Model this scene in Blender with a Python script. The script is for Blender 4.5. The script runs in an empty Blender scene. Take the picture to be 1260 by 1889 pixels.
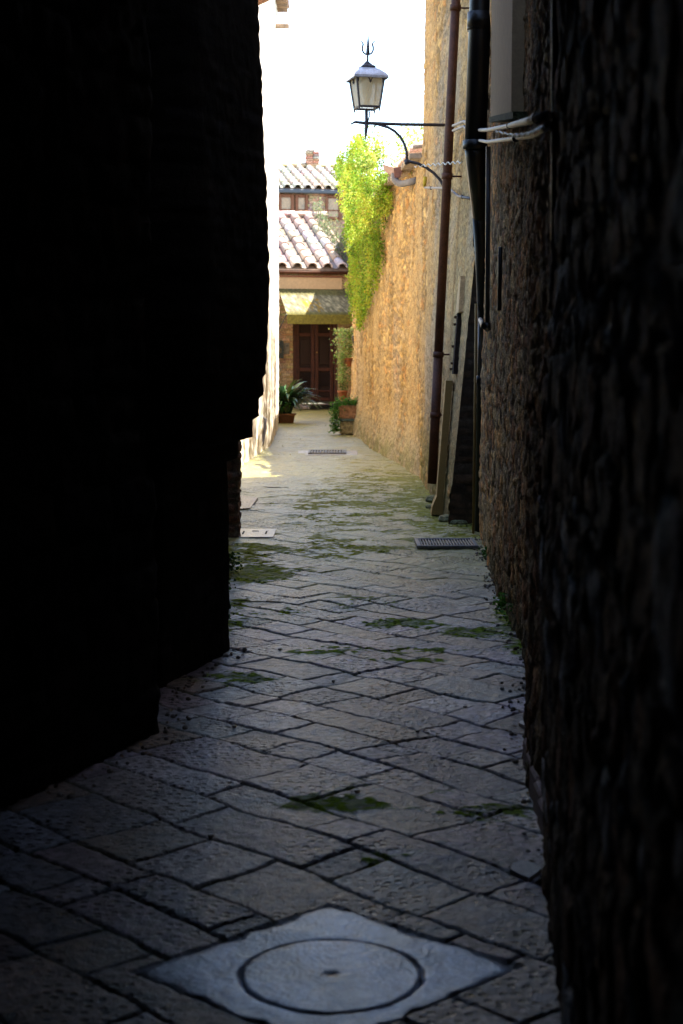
import bpy, math, random
import numpy as np
from mathutils import Vector, Matrix
R = math.radians
VY = 6.0
random.seed(7)
scene = bpy.context.scene
COL = scene.collection

# ------------------------------------------------------------------ camera numbers
F = 2813.0; CX, CY = 630.0, 944.5; CAMH = 1.55; PITCH = R(5.9)
sp, cp = math.sin(PITCH), math.cos(PITCH)
def P(px, py, Y):
    """world point on the ray of photo pixel (px,py) at forward distance Y"""
    u = (px-CX)/F; v = (CY-py)/F
    t = Y/(cp+v*sp)
    return Vector((u*t, Y, CAMH+t*(v*cp-sp)))
def G(px, py, z=0.0):
    v = (CY-py)/F
    t = (CAMH-z)/(sp-v*cp)
    return Vector(((px-CX)/F*t, t*(cp+v*sp), z))

# ------------------------------------------------------------------ numpy noise
def _hash(ix, iy, seed):
    h = (ix.astype(np.int64)*374761393 + iy.astype(np.int64)*668265263 + seed*1442695041) & 0x7fffffff
    h = ((h ^ (h >> 13))*1274126177) & 0x7fffffff
    h = (h ^ (h >> 16)) & 0xffffff
    return h/float(0xffffff)
def vnoise(x, y, seed=0):
    ix = np.floor(x); iy = np.floor(y); fx = x-ix; fy = y-iy
    fx = fx*fx*(3-2*fx); fy = fy*fy*(3-2*fy)
    a = _hash(ix, iy, seed); b = _hash(ix+1, iy, seed); c = _hash(ix, iy+1, seed); d = _hash(ix+1, iy+1, seed)
    return (a*(1-fx)+b*fx)*(1-fy)+(c*(1-fx)+d*fx)*fy
def fbm(x, y, seed=0, oct=4):
    s = 0; a = .5; t = 0
    for k in range(oct):
        s = s+a*vnoise(x*2**k, y*2**k, seed+k*17); t += a; a *= .5
    return s/t
def sstep(a, b, x):
    t = np.clip((x-a)/(b-a), 0, 1); return t*t*(3-2*t)
def stones(U, V, rowh, slen, mort, seed, warp=.03, wscale=3., rowvar=.35, lenvar=.45):
    """irregular coursed stones: returns (profile 0..1, rand a, rand b, rand c)"""
    rng = np.random.RandomState(seed)
    u = U+warp*2*(fbm(U*wscale, V*wscale, seed+1, 3)-.5)
    v = V+warp*2*(fbm(U*wscale, V*wscale, seed+2, 3)-.5)
    e = [v.min()-rowh]
    while e[-1] < v.max()+rowh: e.append(e[-1]+rowh*(1+rowvar*(2*rng.rand()-1)))
    e = np.array(e); r = np.searchsorted(e, v)-1
    dv = np.minimum(v-e[r], e[np.minimum(r+1, len(e)-1)]-v)
    du = np.zeros_like(u); idx = np.zeros(u.shape, int)
    umin, umax = u.min(), u.max()
    for k in range(len(e)):
        m = (r == k)
        if not m.any(): continue
        q = [umin-slen*(1+rng.rand())]
        while q[-1] < umax+slen: q.append(q[-1]+slen*(1+lenvar*(2*rng.rand()-1)))
        q = np.array(q); uu = u[m]; i = np.searchsorted(q, uu)-1
        du[m] = np.minimum(uu-q[i], q[np.minimum(i+1, len(q)-1)]-uu); idx[m] = i
    d = np.minimum(du, dv)
    d = d+(fbm(U*40, V*40, seed+5, 2)-.5)*mort*.9
    h = sstep(mort*.35, mort*1.5, d)
    a = _hash(idx, r, seed+11); b = _hash(idx, r, seed+23); c = _hash(idx, r, seed+37)
    return h, a, b, c

# ------------------------------------------------------------------ mesh helpers
ORG = {}
class MB:
    def __init__(s, tf=None): s.v = []; s.f = []; s.c = []; s.tf = tf
    def add(s, vs, fs, c=None):
        n = len(s.v)
        if s.tf: vs = [s.tf(Vector(p)) for p in vs]
        s.v += [tuple(p) for p in vs]; s.f += [tuple(i+n for i in f) for f in fs]
        s.c += [c or (1, 1, 1)]*len(vs)
    def box(s, c, sz, rz=0, bev=0.0, col=None, M=None):
        x, y, z = [k/2 for k in sz]
        b = min(bev, x*.9, y*.9, z*.9)
        pts = []; fs = []
        if b <= 0:
            for sx in (-1, 1):
                for sy in (-1, 1):
                    for sz_ in (-1, 1): pts.append((sx*x, sy*y, sz_*z))
            fs = [(0, 1, 3, 2), (4, 6, 7, 5), (0, 4, 5, 1), (2, 3, 7, 6), (0, 2, 6, 4), (1, 5, 7, 3)]
        else:                                            # octagonal section in xy, chamfered top and bottom
            def ring(ix, iy, zz):
                return [(-ix+b, -iy, zz), (ix-b, -iy, zz), (ix, -iy+b, zz), (ix, iy-b, zz), (ix-b, iy, zz), (-ix+b, iy, zz), (-ix, iy-b, zz), (-ix, -iy+b, zz)]
            rs = [ring(x-b*.7, y-b*.7, -z), ring(x, y, -z+b), ring(x, y, z-b), ring(x-b*.7, y-b*.7, z)]
            for q in rs: pts += q
            for k in range(3):
                for i in range(8):
                    j = (i+1) % 8; fs.append((k*8+i, k*8+j, k*8+8+j, k*8+8+i))
            fs += [tuple(range(7, -1, -1)), tuple(range(24, 32))]
        if M is None: M = Matrix.Rotation(rz, 3, 'Z')
        c = Vector(c)
        s.add([M @ Vector(p)+c for p in pts], fs, col); return s
    def tube(s, pts, r, n=10, col=None, cap=True, flat=1.0):
        pts = [Vector(p) for p in pts]
        rs = r if isinstance(r, (list, tuple)) else [r]*len(pts)
        vs = []; fs = []; prev = None
        for i, p in enumerate(pts):
            t = (pts[min(i+1, len(pts)-1)]-pts[max(i-1, 0)]).normalized()
            if prev is None:
                a = Vector((0, 0, 1)) if abs(t.z) < .9 else Vector((0, 1, 0))
                x = t.cross(a).normalized()
            else:
                x = (prev-t*prev.dot(t)).normalized()
            prev = x; y = t.cross(x)
            for k in range(n):
                an = 2*math.pi*(k+.5)/n
                vs.append(p+(x*math.cos(an)+y*math.sin(an)*flat)*rs[i])
        for i in range(len(pts)-1):
            for k in range(n):
                j = (k+1) % n; fs.append((i*n+k, i*n+j, i*n+n+j, i*n+n+k))
        if cap: fs += [tuple(range(n-1, -1, -1)), tuple(range(len(pts)*n-n, len(pts)*n))]
        s.add(vs, fs, col); return s
    def lathe(s, prof, c, n=20, col=None):
        vs = []; fs = []; c = Vector(c)
        for r, z in prof:
            for k in range(n):
                an = 2*math.pi*k/n; vs.append(c+Vector((r*math.cos(an), r*math.sin(an), z)))
        for i in range(len(prof)-1):
            for k in range(n):
                j = (k+1) % n; fs.append((i*n+k, i*n+j, i*n+n+j, i*n+n+k))
        fs += [tuple(range(n-1, -1, -1)), tuple(range(len(prof)*n-n, len(prof)*n))]
        s.add(vs, fs, col); return s
    def prism(s, a, b, col=None):                        # two matching outlines
        n = len(a)
        fs = [(i, (i+1) % n, n+(i+1) % n, n+i) for i in range(n)]+[tuple(range(n-1, -1, -1)), tuple(range(n, 2*n))]
        s.add(list(a)+list(b), fs, col); return s
    def leaf(s, p, d, w, up, col):                       # a small pointed leaf with a fold
        d = Vector(d); p = Vector(p); L = d.length; sd = d.cross(up)
        if sd.length < 1e-5: sd = Vector((1, 0, 0))
        sd = sd.normalized()*w; nn = sd.cross(d).normalized()*w*.35
        s.add([p, p+d*.45+sd+nn, p+d, p+d*.45-sd+nn], [(0, 1, 2), (0, 2, 3)], col)
    def build(s, name, mat, parent=None, smooth=False, label=None):
        off = ORG.get(parent.name, Vector((0, 0, 0))) if parent else Vector((0, 0, 0))
        me = bpy.data.meshes.new(name)
        me.from_pydata([(x-off.x, y-off.y, z-off.z) for x, y, z in s.v], [], s.f)
        at = me.color_attributes.new('tint', 'FLOAT_COLOR', 'POINT')
        at.data.foreach_set('color', np.array([(a, b, c, 1) for a, b, c in s.c], 'f').ravel())
        return link(name, me, mat, parent, smooth, label, off)
def link(name, me, mat, parent, smooth, label, off):
    me.materials.append(mat)
    if smooth: me.polygons.foreach_set('use_smooth', [True]*len(me.polygons))
    me.update()
    o = bpy.data.objects.new(name, me); COL.objects.link(o)
    if parent: o.parent = parent; ORG[o.name] = off
    if label: o['label'] = label
    return o
def thing(name, label, cat, loc=(0, 0, 0), group=None):
    o = bpy.data.objects.new(name, None); COL.objects.link(o); o.location = loc
    o.empty_display_size = .2
    ORG[o.name] = Vector(loc); o['label'] = label; o['category'] = cat
    if group: o['group'] = group
    return o
def tag(o, label, cat, group=None):
    o['label'] = label; o['category'] = cat
    if group: o['group'] = group
    return o
def struct(o): o['kind'] = 'structure'; return o

def grid_mesh(name, X, Y, Z, C, mat, parent=None, extra=None, label=None, mc=(.2, .17, .13), moss=None):
    nv, nu = X.shape
    co = np.stack([X, Y, Z], -1).reshape(-1, 3).astype('f')
    off = ORG.get(parent.name, Vector((0, 0, 0))) if parent else Vector((0, 0, 0))
    i = np.arange(nv*nu).reshape(nv, nu)
    q = np.stack([i[:-1, :-1], i[:-1, 1:], i[1:, 1:], i[1:, :-1]], -1).reshape(-1, 4)
    col = np.concatenate([C.reshape(-1, 3), np.ones((nv*nu, 1))], 1).astype('f')
    loops = [q.ravel()]; nq = len(q)
    if extra:
        ev, ef = extra
        n0 = len(co)
        co = np.concatenate([co, np.array([tuple(p) for p in ev], 'f')])
        loops.append(np.array(ef).ravel()+n0); nq += len(ef)
        col = np.concatenate([col, np.tile(np.array([[*mc, 1]], 'f'), (len(ev), 1))])
    co = co-np.array(off, 'f')
    me = bpy.data.meshes.new(name)
    me.vertices.add(len(co)); me.vertices.foreach_set('co', co.ravel())
    lp = np.concatenate(loops).astype('i')
    me.loops.add(len(lp)); me.loops.foreach_set('vertex_index', lp)
    me.polygons.add(nq); me.polygons.foreach_set('loop_start', np.arange(0, nq*4, 4, dtype='i'))
    me.polygons.foreach_set('loop_total', np.full(nq, 4, 'i'))
    me.update(calc_edges=True)
    at = me.color_attributes.new('tint', 'FLOAT_COLOR', 'POINT'); at.data.foreach_set('color', col.ravel())
    if moss is not None:
        am = me.attributes.new('moss', 'FLOAT', 'POINT'); am.data.foreach_set('value', moss.ravel().astype('f'))
    return link(name, me, mat, parent, True, label, off)

def pal(a, cols):
    cols = np.array(cols); n = len(cols); k = np.minimum((a*n).astype(int), n-1)
    return cols[k]

def relief(name, mat, pts, z0, z1, du, dv, side, seed, rowh=.16, slen=.3, mort=.02, depth=.03, cols=((.3, .22, .14),), mcol=(.25, .2, .14),
           bulge=.04, tilt=.5, rough=.02, wsc=3., rvar=.35, thick=.5, batter=None, push=None, parent=None, warp=.03, patch=None, label=None, zcoarse=None):
    """a thick masonry wall along the base line pts whose visible face is modelled stone by stone"""
    pts = np.array(pts, float); seg = np.linalg.norm(np.diff(pts, axis=0), axis=1); S = np.concatenate([[0], np.cumsum(seg)])
    n = max(2, int(S[-1]/du)); s = np.linspace(0, S[-1], n)
    s = np.unique(np.concatenate([s, S]))
    bx = np.interp(s, S, pts[:, 0]); by = np.interp(s, S, pts[:, 1])
    tx = np.gradient(bx, s); ty = np.gradient(by, s); L = np.hypot(tx, ty); tx /= L; ty /= L
    nx, ny = (-ty, tx) if side == 'R' else (ty, -tx)
    m = max(2, int((min(z1, zcoarse or z1)-z0)/dv)); zz = np.linspace(z0, min(z1, zcoarse or z1), m)
    if zcoarse and z1 > zcoarse: zz = np.concatenate([zz, np.arange(zcoarse+.08, z1+.04, .08)])
    U, V = np.meshgrid(s, zz)
    h, a, b, c = stones(U, V, rowh, slen, mort, seed, warp, wsc, rvar)
    big = fbm(U*.8, V*.8, seed+50, 3)
    fine = fbm(U*22, V*22, seed+60, 3)
    mid = fbm(U*15, V*15, seed+65, 2)
    H = h*(depth*(1-tilt)+depth*tilt*2*b)+bulge*2*(big-.5)+(fine-.5)*rough+(mid-.5)*rough*1.2
    C = pal(a, cols)*(.72+.56*c)[..., None]
    C = C*h[..., None]+np.array(mcol)*(1-h)[..., None]
    st = fbm(U*1.7+9, V*.9, seed+70, 4)
    C = C*(.75+.5*st)[..., None]
    if patch: C, H = patch(U, V, np.interp(U, s, by), C, H, h, seed)
    if push: H = H+push(U, V)
    B = batter(np.interp(U, s, by))*V if batter else 0
    X = np.interp(U, s, bx)+np.interp(U, s, nx)*H+B; Yv = np.interp(U, s, by)+np.interp(U, s, ny)*H
    # core behind the face, so that the wall has its thickness
    ev = []; ef = []
    k = len(pts); ptx = np.interp(S, s, nx); pty = np.interp(S, s, ny)
    d0 = depth+bulge+rough*1.2+.07
    zt = z1-.01
    bt = [batter(p[1]) if batter else 0 for p in pts]
    for j in range(k):
        for (d, zq) in ((d0, z0), (d0+thick, z0), (d0+thick, zt), (d0, zt)):
            ev.append((pts[j, 0]-ptx[j]*d+bt[j]*zq, pts[j, 1]-pty[j]*d, zq))
    for j in range(k-1):
        for q in range(4):
            ef.append((j*4+q, j*4+(q+1) % 4, j*4+4+(q+1) % 4, j*4+4+q))
    ef += [(0, 3, 2, 1), ((k-1)*4, (k-1)*4+1, (k-1)*4+2, (k-1)*4+3)]
    # cap strip joining the face's top edge to the core
    return grid_mesh(name, X, Yv, V, C, mat, parent, (ev, ef), label, mcol)

# ------------------------------------------------------------------ materials
def nt(name):
    m = bpy.data.materials.new(name); m.use_nodes = True; t = m.node_tree
    b = t.nodes['Principled BSDF']; return m, t, b
def N(t, kind, **kw):
    n = t.nodes.new(kind)
    for k, v in kw.items():
        if k in n.inputs: n.inputs[k].default_value = v
        else: setattr(n, k, v)
    return n
def mul(t, a, b, fac=1.0, mode='MULTIPLY'):
    n = t.nodes.new('ShaderNodeMix'); n.data_type = 'RGBA'; n.blend_type = mode
    n.inputs[0].default_value = fac
    for s, q in ((6, a), (7, b)):
        if isinstance(q, tuple): n.inputs[s].default_value = (*q, 1)
        else: t.links.new(q, n.inputs[s])
    return n.outputs[2]
def ramp(t, inp, stops):
    n = t.nodes.new('ShaderNodeValToRGB'); cr = n.color_ramp
    while len(cr.elements) < len(stops): cr.elements.new(.5)
    for e, (p, c) in zip(cr.elements, stops): e.position = p; e.color = (*c, 1) if len(c) == 3 else c
    t.links.new(inp, n.inputs[0]); return n.outputs[0]
def surf(name, col=None, rough=.85, n1=30., n2=120., lo=.7, hi=1.25, bump=.4, dist=.01, spec=.3, metal=0., tint=True, pits=None, transl=0.):
    m, t, b = nt(name)
    tc = N(t, 'ShaderNodeTexCoord')
    a = N(t, 'ShaderNodeTexNoise', Scale=n1, Detail=8., Roughness=.65); t.links.new(tc.outputs['Object'], a.inputs['Vector'])
    c = N(t, 'ShaderNodeTexNoise', Scale=n2, Detail=4.); t.links.new(tc.outputs['Object'], c.inputs['Vector'])
    va = ramp(t, a.outputs[0], [(.3, (lo,)*3), (.7, (hi,)*3)])
    vb = ramp(t, c.outputs[0], [(.35, (lo*.5+.5,)*3), (.65, (hi*.5+.5,)*3)])
    if tint:
        at = N(t, 'ShaderNodeAttribute', attribute_name='tint'); base = at.outputs['Color']
        if col: base = mul(t, base, col)
        o = mul(t, base, va)
    else: o = mul(t, va, col)
    o = mul(t, o, vb)
    ht = N(t, 'ShaderNodeMath', operation='MULTIPLY_ADD'); t.links.new(c.outputs[0], ht.inputs[0]); ht.inputs[1].default_value = .45
    t.links.new(a.outputs[0], ht.inputs[2]); hh = ht.outputs[0]
    if pits:
        vo = N(t, 'ShaderNodeTexVoronoi', voronoi_dimensions='2D', Scale=pits, Randomness=.7); t.links.new(tc.outputs['Object'], vo.inputs['Vector'])
        k = N(t, 'ShaderNodeTexNoise', Scale=2.3, Detail=2.); t.links.new(tc.outputs['Object'], k.inputs['Vector'])
        kk = ramp(t, k.outputs[0], [(.45, (0,)*3), (.58, (1,)*3)])
        pv = ramp(t, vo.outputs['Distance'], [(.15, (.18,)*3), (.29, (1,)*3)])
        pm = mul(t, (1., 1., 1.), pv); pmn = pm.node; pmn.blend_type = 'MIX'; t.links.new(kk, pmn.inputs[0])
        o = mul(t, o, pm, 1.)
        h2 = N(t, 'ShaderNodeMath', operation='MULTIPLY_ADD'); t.links.new(pm, h2.inputs[0]); h2.inputs[1].default_value = .7
        t.links.new(hh, h2.inputs[2]); hh = h2.outputs[0]
    t.links.new(o, b.inputs['Base Color'])
    bp = N(t, 'ShaderNodeBump', Strength=bump, Distance=dist); t.links.new(hh, bp.inputs['Height']); t.links.new(bp.outputs[0], b.inputs['Normal'])
    rr = N(t, 'ShaderNodeMapRange'); t.links.new(a.outputs[0], rr.inputs[0]); rr.inputs[3].default_value = max(0, rough-.12); rr.inputs[4].default_value = min(1, rough+.12)
    t.links.new(rr.outputs[0], b.inputs['Roughness'])
    b.inputs['Specular IOR Level'].default_value = spec; b.inputs['Metallic'].default_value = metal
    if transl:
        tr = N(t, 'ShaderNodeBsdfTranslucent'); t.links.new(o, tr.inputs[0]); mx = N(t, 'ShaderNodeMixShader'); mx.inputs[0].default_value = transl
        t.links.new(b.outputs[0], mx.inputs[1]); t.links.new(tr.outputs[0], mx.inputs[2])
        t.links.new(mx.outputs[0], t.nodes['Material Output'].inputs[0])
    return m
M_wall = surf('rubble masonry', rough=.9, n1=21, n2=85, lo=.32, hi=1.7, bump=.9, dist=.025)
M_near = surf('near dark masonry', rough=.95, n1=38, n2=150, lo=.3, hi=1.7, bump=.8, dist=.012, spec=.12)
M_buff = surf('buff masonry', rough=.92, n1=26, n2=95, lo=.40, hi=1.5, bump=.5, dist=.018, spec=.15)
M_dark = surf('sooty masonry', rough=.9, n1=26, n2=110, bump=.6, dist=.012, spec=.05)  # for walls whose colours already hold their shade
M_pave = surf('worn paving stone', rough=.31, n1=16, n2=150, lo=.6, hi=1.4, bump=.9, dist=.016, spec=.5, pits=24.)
M_white = surf('sunlit limewash', rough=.9, n1=9, n2=60, lo=.86, hi=1.08, bump=.3)
M_plaster = surf('beige plaster', col=(.50, .33, .175), tint=False, rough=.9, n1=14, n2=90, lo=.85, hi=1.1, bump=.25)
M_brownm = surf('brown painted metal', col=(.085, .030, .014), tint=False, rough=.55, n1=8, n2=80, lo=.6, hi=1.4, bump=.15, dist=.004, spec=.2)
M_black = surf('black cast pipe', col=(.008, .008, .009), tint=False, rough=.4, n1=12, n2=80, bump=.15, dist=.004, spec=.4)
M_grey = surf('grey plastic conduit', col=(.095, .085, .095), tint=False, rough=.5, n1=12, n2=70, lo=.85, hi=1.1, bump=.05, spec=.5)
M_dgrey = surf('dark grey conduit', col=(.06, .065, .075), tint=False, rough=.35, n1=12, n2=70, lo=.85, hi=1.1, bump=.05, spec=.5)
M_wire = surf('pale twisted wire', col=(.5, .47, .42), tint=False, rough=.6, n1=40, n2=90, bump=.1)
M_iron = surf('wrought iron', col=(.045, .036, .044), tint=False, rough=.5, n1=60, n2=200, bump=.25, dist=.004, spec=.5)
M_tin = surf('lantern tin', col=(.62, .63, .70), tint=False, rough=.35, n1=20, n2=90, bump=.05, metal=.7)
M_pane = surf('frosted glass', col=(.86, .78, .62), tint=False, rough=.35, n1=6, n2=60, lo=.9, hi=1.05, bump=.03, transl=.7)
if True:
    t_ = M_pane.node_tree; mo = t_.nodes['Material Output']; src = mo.inputs[0].links[0].from_socket
    tp = t_.nodes.new('ShaderNodeBsdfTransparent'); mx = t_.nodes.new('ShaderNodeMixShader'); mx.inputs[0].default_value = .14
    t_.links.new(src, mx.inputs[1]); t_.links.new(tp.outputs[0], mx.inputs[2]); t_.links.new(mx.outputs[0], mo.inputs[0])
M_tile = surf('terracotta tile', rough=.85, n1=10, n2=70, lo=.7, hi=1.3, bump=.3)
M_wood = surf('dark varnished wood', col=(.058, .0145, .0065), tint=False, rough=.5, n1=9, n2=70, lo=.65, hi=1.35, bump=.15, dist=.004, spec=.4)
M_panel = surf('dark door panel', col=(.018, .006, .0035), tint=False, rough=.5, n1=9, n2=70, bump=.1, dist=.003)
M_frame = surf('brown window wood', col=(.20, .07, .026), tint=False, rough=.5, n1=9, n2=70, bump=.1)
M_brass = surf('dull brass', col=(.35, .22, .08), tint=False, rough=.4, n1=30, n2=90, bump=.05, metal=.9)
M_canopy = surf('lichened asbestos sheet', rough=.9, n1=14, n2=60, lo=.55, hi=1.4, bump=.4)
M_pot = surf('terracotta pot', col=(.28, .095, .04), tint=False, rough=.8, n1=14, n2=70, lo=.75, hi=1.2, bump=.2)
M_pale = surf('pale stone', col=(.42, .39, .36), tint=False, rough=.8, n1=22, n2=90, lo=.6, hi=1.25, bump=.4)
M_bright = surf('white stone', col=(.72, .66, .58), tint=False, rough=.8, n1=30, n2=120, lo=.75, hi=1.1, bump=.1, dist=.003)
if True:                                                              # moss is matt, stone is worn smooth
    t_ = M_pave.node_tree; b_ = t_.nodes['Principled BSDF']; am = N(t_, 'ShaderNodeAttribute', attribute_name='moss')
    mr = N(t_, 'ShaderNodeMapRange'); t_.links.new(am.outputs['Fac'], mr.inputs[0]); mr.inputs[3].default_value = .85; mr.inputs[4].default_value = .03
    t_.links.new(mr.outputs[0], b_.inputs['Specular IOR Level'])
    r0_ = b_.inputs['Roughness'].links[0].from_socket; mm_ = N(t_, 'ShaderNodeMath', operation='MAXIMUM'); t_.links.new(r0_, mm_.inputs[0]); t_.links.new(am.outputs['Fac'], mm_.inputs[1]); t_.links.new(mm_.outputs[0], b_.inputs['Roughness'])
M_conc = surf('concrete cover', rough=.30, n1=11, n2=90, lo=.6, hi=1.3, bump=.5, dist=.010, spec=.5)
M_steel = surf('grate steel', col=(.16, .16, .17), tint=False, rough=.5, n1=30, n2=90, bump=.15, metal=.5)
M_hole = surf('damp earth', col=(.012, .011, .010), tint=False, rough=.95, n1=30, n2=90, bump=.2)
M_leaf = surf('leaf', rough=.55, n1=20, n2=90, lo=.85, hi=1.15, bump=.05, transl=.45, spec=.3)
M_dleaf = surf('glossy leaf', rough=.3, n1=12, n2=60, lo=.8, hi=1.2, bump=.05, spec=.5, transl=.15)
M_bark = surf('bark', col=(.10, .07, .045), tint=False, rough=.9, n1=30, n2=120, bump=.5)
M_red = surf('reddish gutter paint', col=(.22, .095, .065), tint=False, rough=.5, n1=14, n2=70, bump=.1)
M_glass = surf('window pane with curtain', col=(.42, .25, .12), tint=False, rough=.12, n1=5, n2=24, lo=.6, hi=1.3, bump=.02, spec=.6)
M_beige = surf('beige cable channel', col=(.30, .185, .06), tint=False, rough=.6, n1=9, n2=60, lo=.85, hi=1.1, bump=.08)
M_earth = surf('far earth', col=(.10, .09, .06), tint=False, rough=.95, n1=1.2, n2=9, bump=.3)

# ------------------------------------------------------------------ GROUND
mb = MB(); mb.add([(-400, -400, -.16), (400, -400, -.16), (400, 400, -.16), (-400, 400, -.16)], [(0, 1, 2, 3)])
struct(mb.build('ground', M_earth))

SLAB = [G(238, 1786), G(606, 1660), G(968, 1776), G(600, 1930)]
slab_c = sum(SLAB, Vector())/4
MOSS = [(740, 1145, .26, .18, 1.), (888, 1163, .17, .14, 1.5), (590, 1196, .20, .14, 1.2), (790, 1196, .28, .13, .8), (432, 1246, .17, .14, 1.3), (612, 1482, .17, .09, 1.0), (900, 1500, .23, .13, 1.0),
        (760, 1450, .25, .08, .4), (470, 1052, .3, .5, 1.0), (440, 1015, .22, .45, 1.2), (640, 1010, .5, .7, .45), (520, 1125, .2, .3, .5), (690, 1580, .20, .10, .5), (690, 1110, .3, .3, .5), (820, 930, .35, 3.0, .9), (700, 890, .8, 5., .5), (560, 940, .7, 3.0, .3),
        (960, 1180, .10, 1.2, .8), (425, 1140, .10, 1.0, .6), (860, 1405, .18, .07, .5), (745, 1215, .2, .06, .9)]
CREASE = R(-47)
def pav_z(x, y):
    if y < 5.2: return -.009
    return -.009+(float(fbm(np.array([x*1.3]), np.array([y*1.3]), 3, 3)[0])-.5)*.05
def paving(x0, x1, y0, y1, res, zoff, name):
    nx = int((x1-x0)/res); ny = int((y1-y0)/res)
    X, Y = np.meshgrid(np.linspace(x0, x1, nx), np.linspace(y0, y1, ny))
    ca, sa = math.cos(CREASE), math.sin(CREASE)
    U = X*ca+Y*sa; V = -X*sa+Y*ca
    h, a, b, c = stones(U, V, .27, .40, .0066, 5, .024, 3.6, .42, .65)
    h = h+(1-h)*.6*sstep(9.5, 15, Y)
    tiltx = (a-.5)*.05; tilty = (c-.5)*.05
    und = fbm(X*1.3, Y*1.3, 3, 3); h0 = h
    fine = fbm(X*18, Y*18, 8, 4)
    worn = fbm(X*6, Y*6, 12, 3)
    joint = .008+.009*worn
    Z = h*joint-.022+(b-.5)*.007*h+(und-.5)*.05*(1-np.exp(-(np.hypot(X-slab_c.x, Y-slab_c.y)/.9)**4))+(fine-.5)*.008+((X*7.1 % 1)*0)+(tiltx*(np.sin(U*5+a*6))+tilty*np.cos(V*6+c*6))*.09*h
    cols = [(.165, .145, .185), (.200, .182, .225), (.125, .135, .165), (.225, .195, .195), (.185, .130, .105), (.165, .120, .142), (.28, .265, .29), (.180, .120, .080), (.130, .150, .165), (.175, .145, .190)]
    C = pal((a*7.3+b*3.1) % 1, cols)*(.52+.80*c)[..., None]
    grain = fbm(X*55, Y*55, 41, 2)
    C = C*(.5+1.0*worn)[..., None]*(.55+.9*sstep(.33, .67, grain))[..., None]
    C = C*h[..., None]+np.array([.035, .034, .026])*(1-h)[..., None]
    # moss growing in joints and over some stones
    mm = np.zeros_like(X)
    for px, py, rx, ry, w in MOSS:
        g = G(px, py); mm += w*np.exp(-((X-g.x)/rx)**2-((Y-g.y)/ry)**2)
    nz = fbm(X*5, Y*5, 31, 4); nz2 = fbm(X*30, Y*30, 33, 3)
    mm = mm*1.7
    mask = sstep(.40, .78, np.clip(mm, 0, 1.3)*.74+(nz-.5)*1.5+(nz2-.5)*.9+(a-.5)*.35+(1-h)*.25*np.clip(mm*1.5, 0, 1))*np.clip(mm*2.2, 0, 1)
    mask = mask*np.clip(.72+.7*(1-h)+.9*sstep(.5, .68, nz2)*sstep(.5, .9, mm), 0, 1)
    jm = (1-h)*sstep(.45, .62, nz)*.8
    mask = np.maximum(mask, jm*(.35+.65*np.clip(mm, 0, 1)))
    mossc = np.array([.115, .180, .005])*(.45+1.1*nz2)[..., None]
    C = C*(1-mask*.88)[..., None]+mossc*(mask*.88)[..., None]
    Z += mask*.006*nz2
    film = sstep(8.0, 11.5, Y)*np.clip(.55+1.6*(fbm(X*2.2, Y*1.2, 61, 4)-.38)+.25*sstep(.2, 1.0, X), 0, .75)
    C = C*(1-film[..., None])+np.array([.195, .185, .016])*(.5+grain)[..., None]*film[..., None]
    # far stretch: yellower and a little brighter
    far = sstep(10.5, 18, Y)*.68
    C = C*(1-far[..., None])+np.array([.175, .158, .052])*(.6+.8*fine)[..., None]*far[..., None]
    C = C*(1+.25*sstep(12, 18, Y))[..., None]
    # seat of the manhole slab
    inside = np.ones_like(X, bool)
    for i in range(4):
        p, q = SLAB[i], SLAB[(i+1) % 4]
        inside &= ((q.x-p.x)*(Y-p.y)-(q.y-p.y)*(X-p.x)) < 0.0
    lc_ = G(611, 1791)
    Z = np.where(inside, -.017, Z); Z = np.where(np.hypot(X-lc_.x, Y-lc_.y) < .265, -.075, Z)
    C = np.where(inside[..., None], np.array([.15, .147, .16])*(.5+grain[..., None]), C)
    worn_id = (a*5.7+c*2.3+b*1.9) % 1                                  # some stones are rough, some polished by feet
    return X, Y, Z+zoff, C, np.maximum(np.maximum(mask, .38*worn_id**1.3), (1-h)*.8)
# one sheet each for the near and the far stretch of the same pavement
X, Y, Z, C, K = paving(-2.4, 1.3, 2.6, 9.6, .0072, 0, 'n')
struct(grid_mesh('alley_pavement', X, Y, Z, C, M_pave, moss=K))
X, Y, Z, C, K = paving(-2.6, 1.6, 9.6, 18.0, .016, 0, 'n')
struct(grid_mesh('alley_pavement_upper', X, Y, Z, C, M_pave, moss=K))
X, Y, Z, C, K = paving(-3.0, 1.6, 18.0, 47.0, .035, 0, 'f')
struct(grid_mesh('alley_pavement_far', X, Y, Z, C, M_pave, moss=K))
X, Y, Z, C, K = paving(-3.0, 1.3, -7.0, 2.6, .035, 0, 'b')
struct(grid_mesh('alley_pavement_lower', X, Y, Z, C, M_pave, moss=K))

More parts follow.
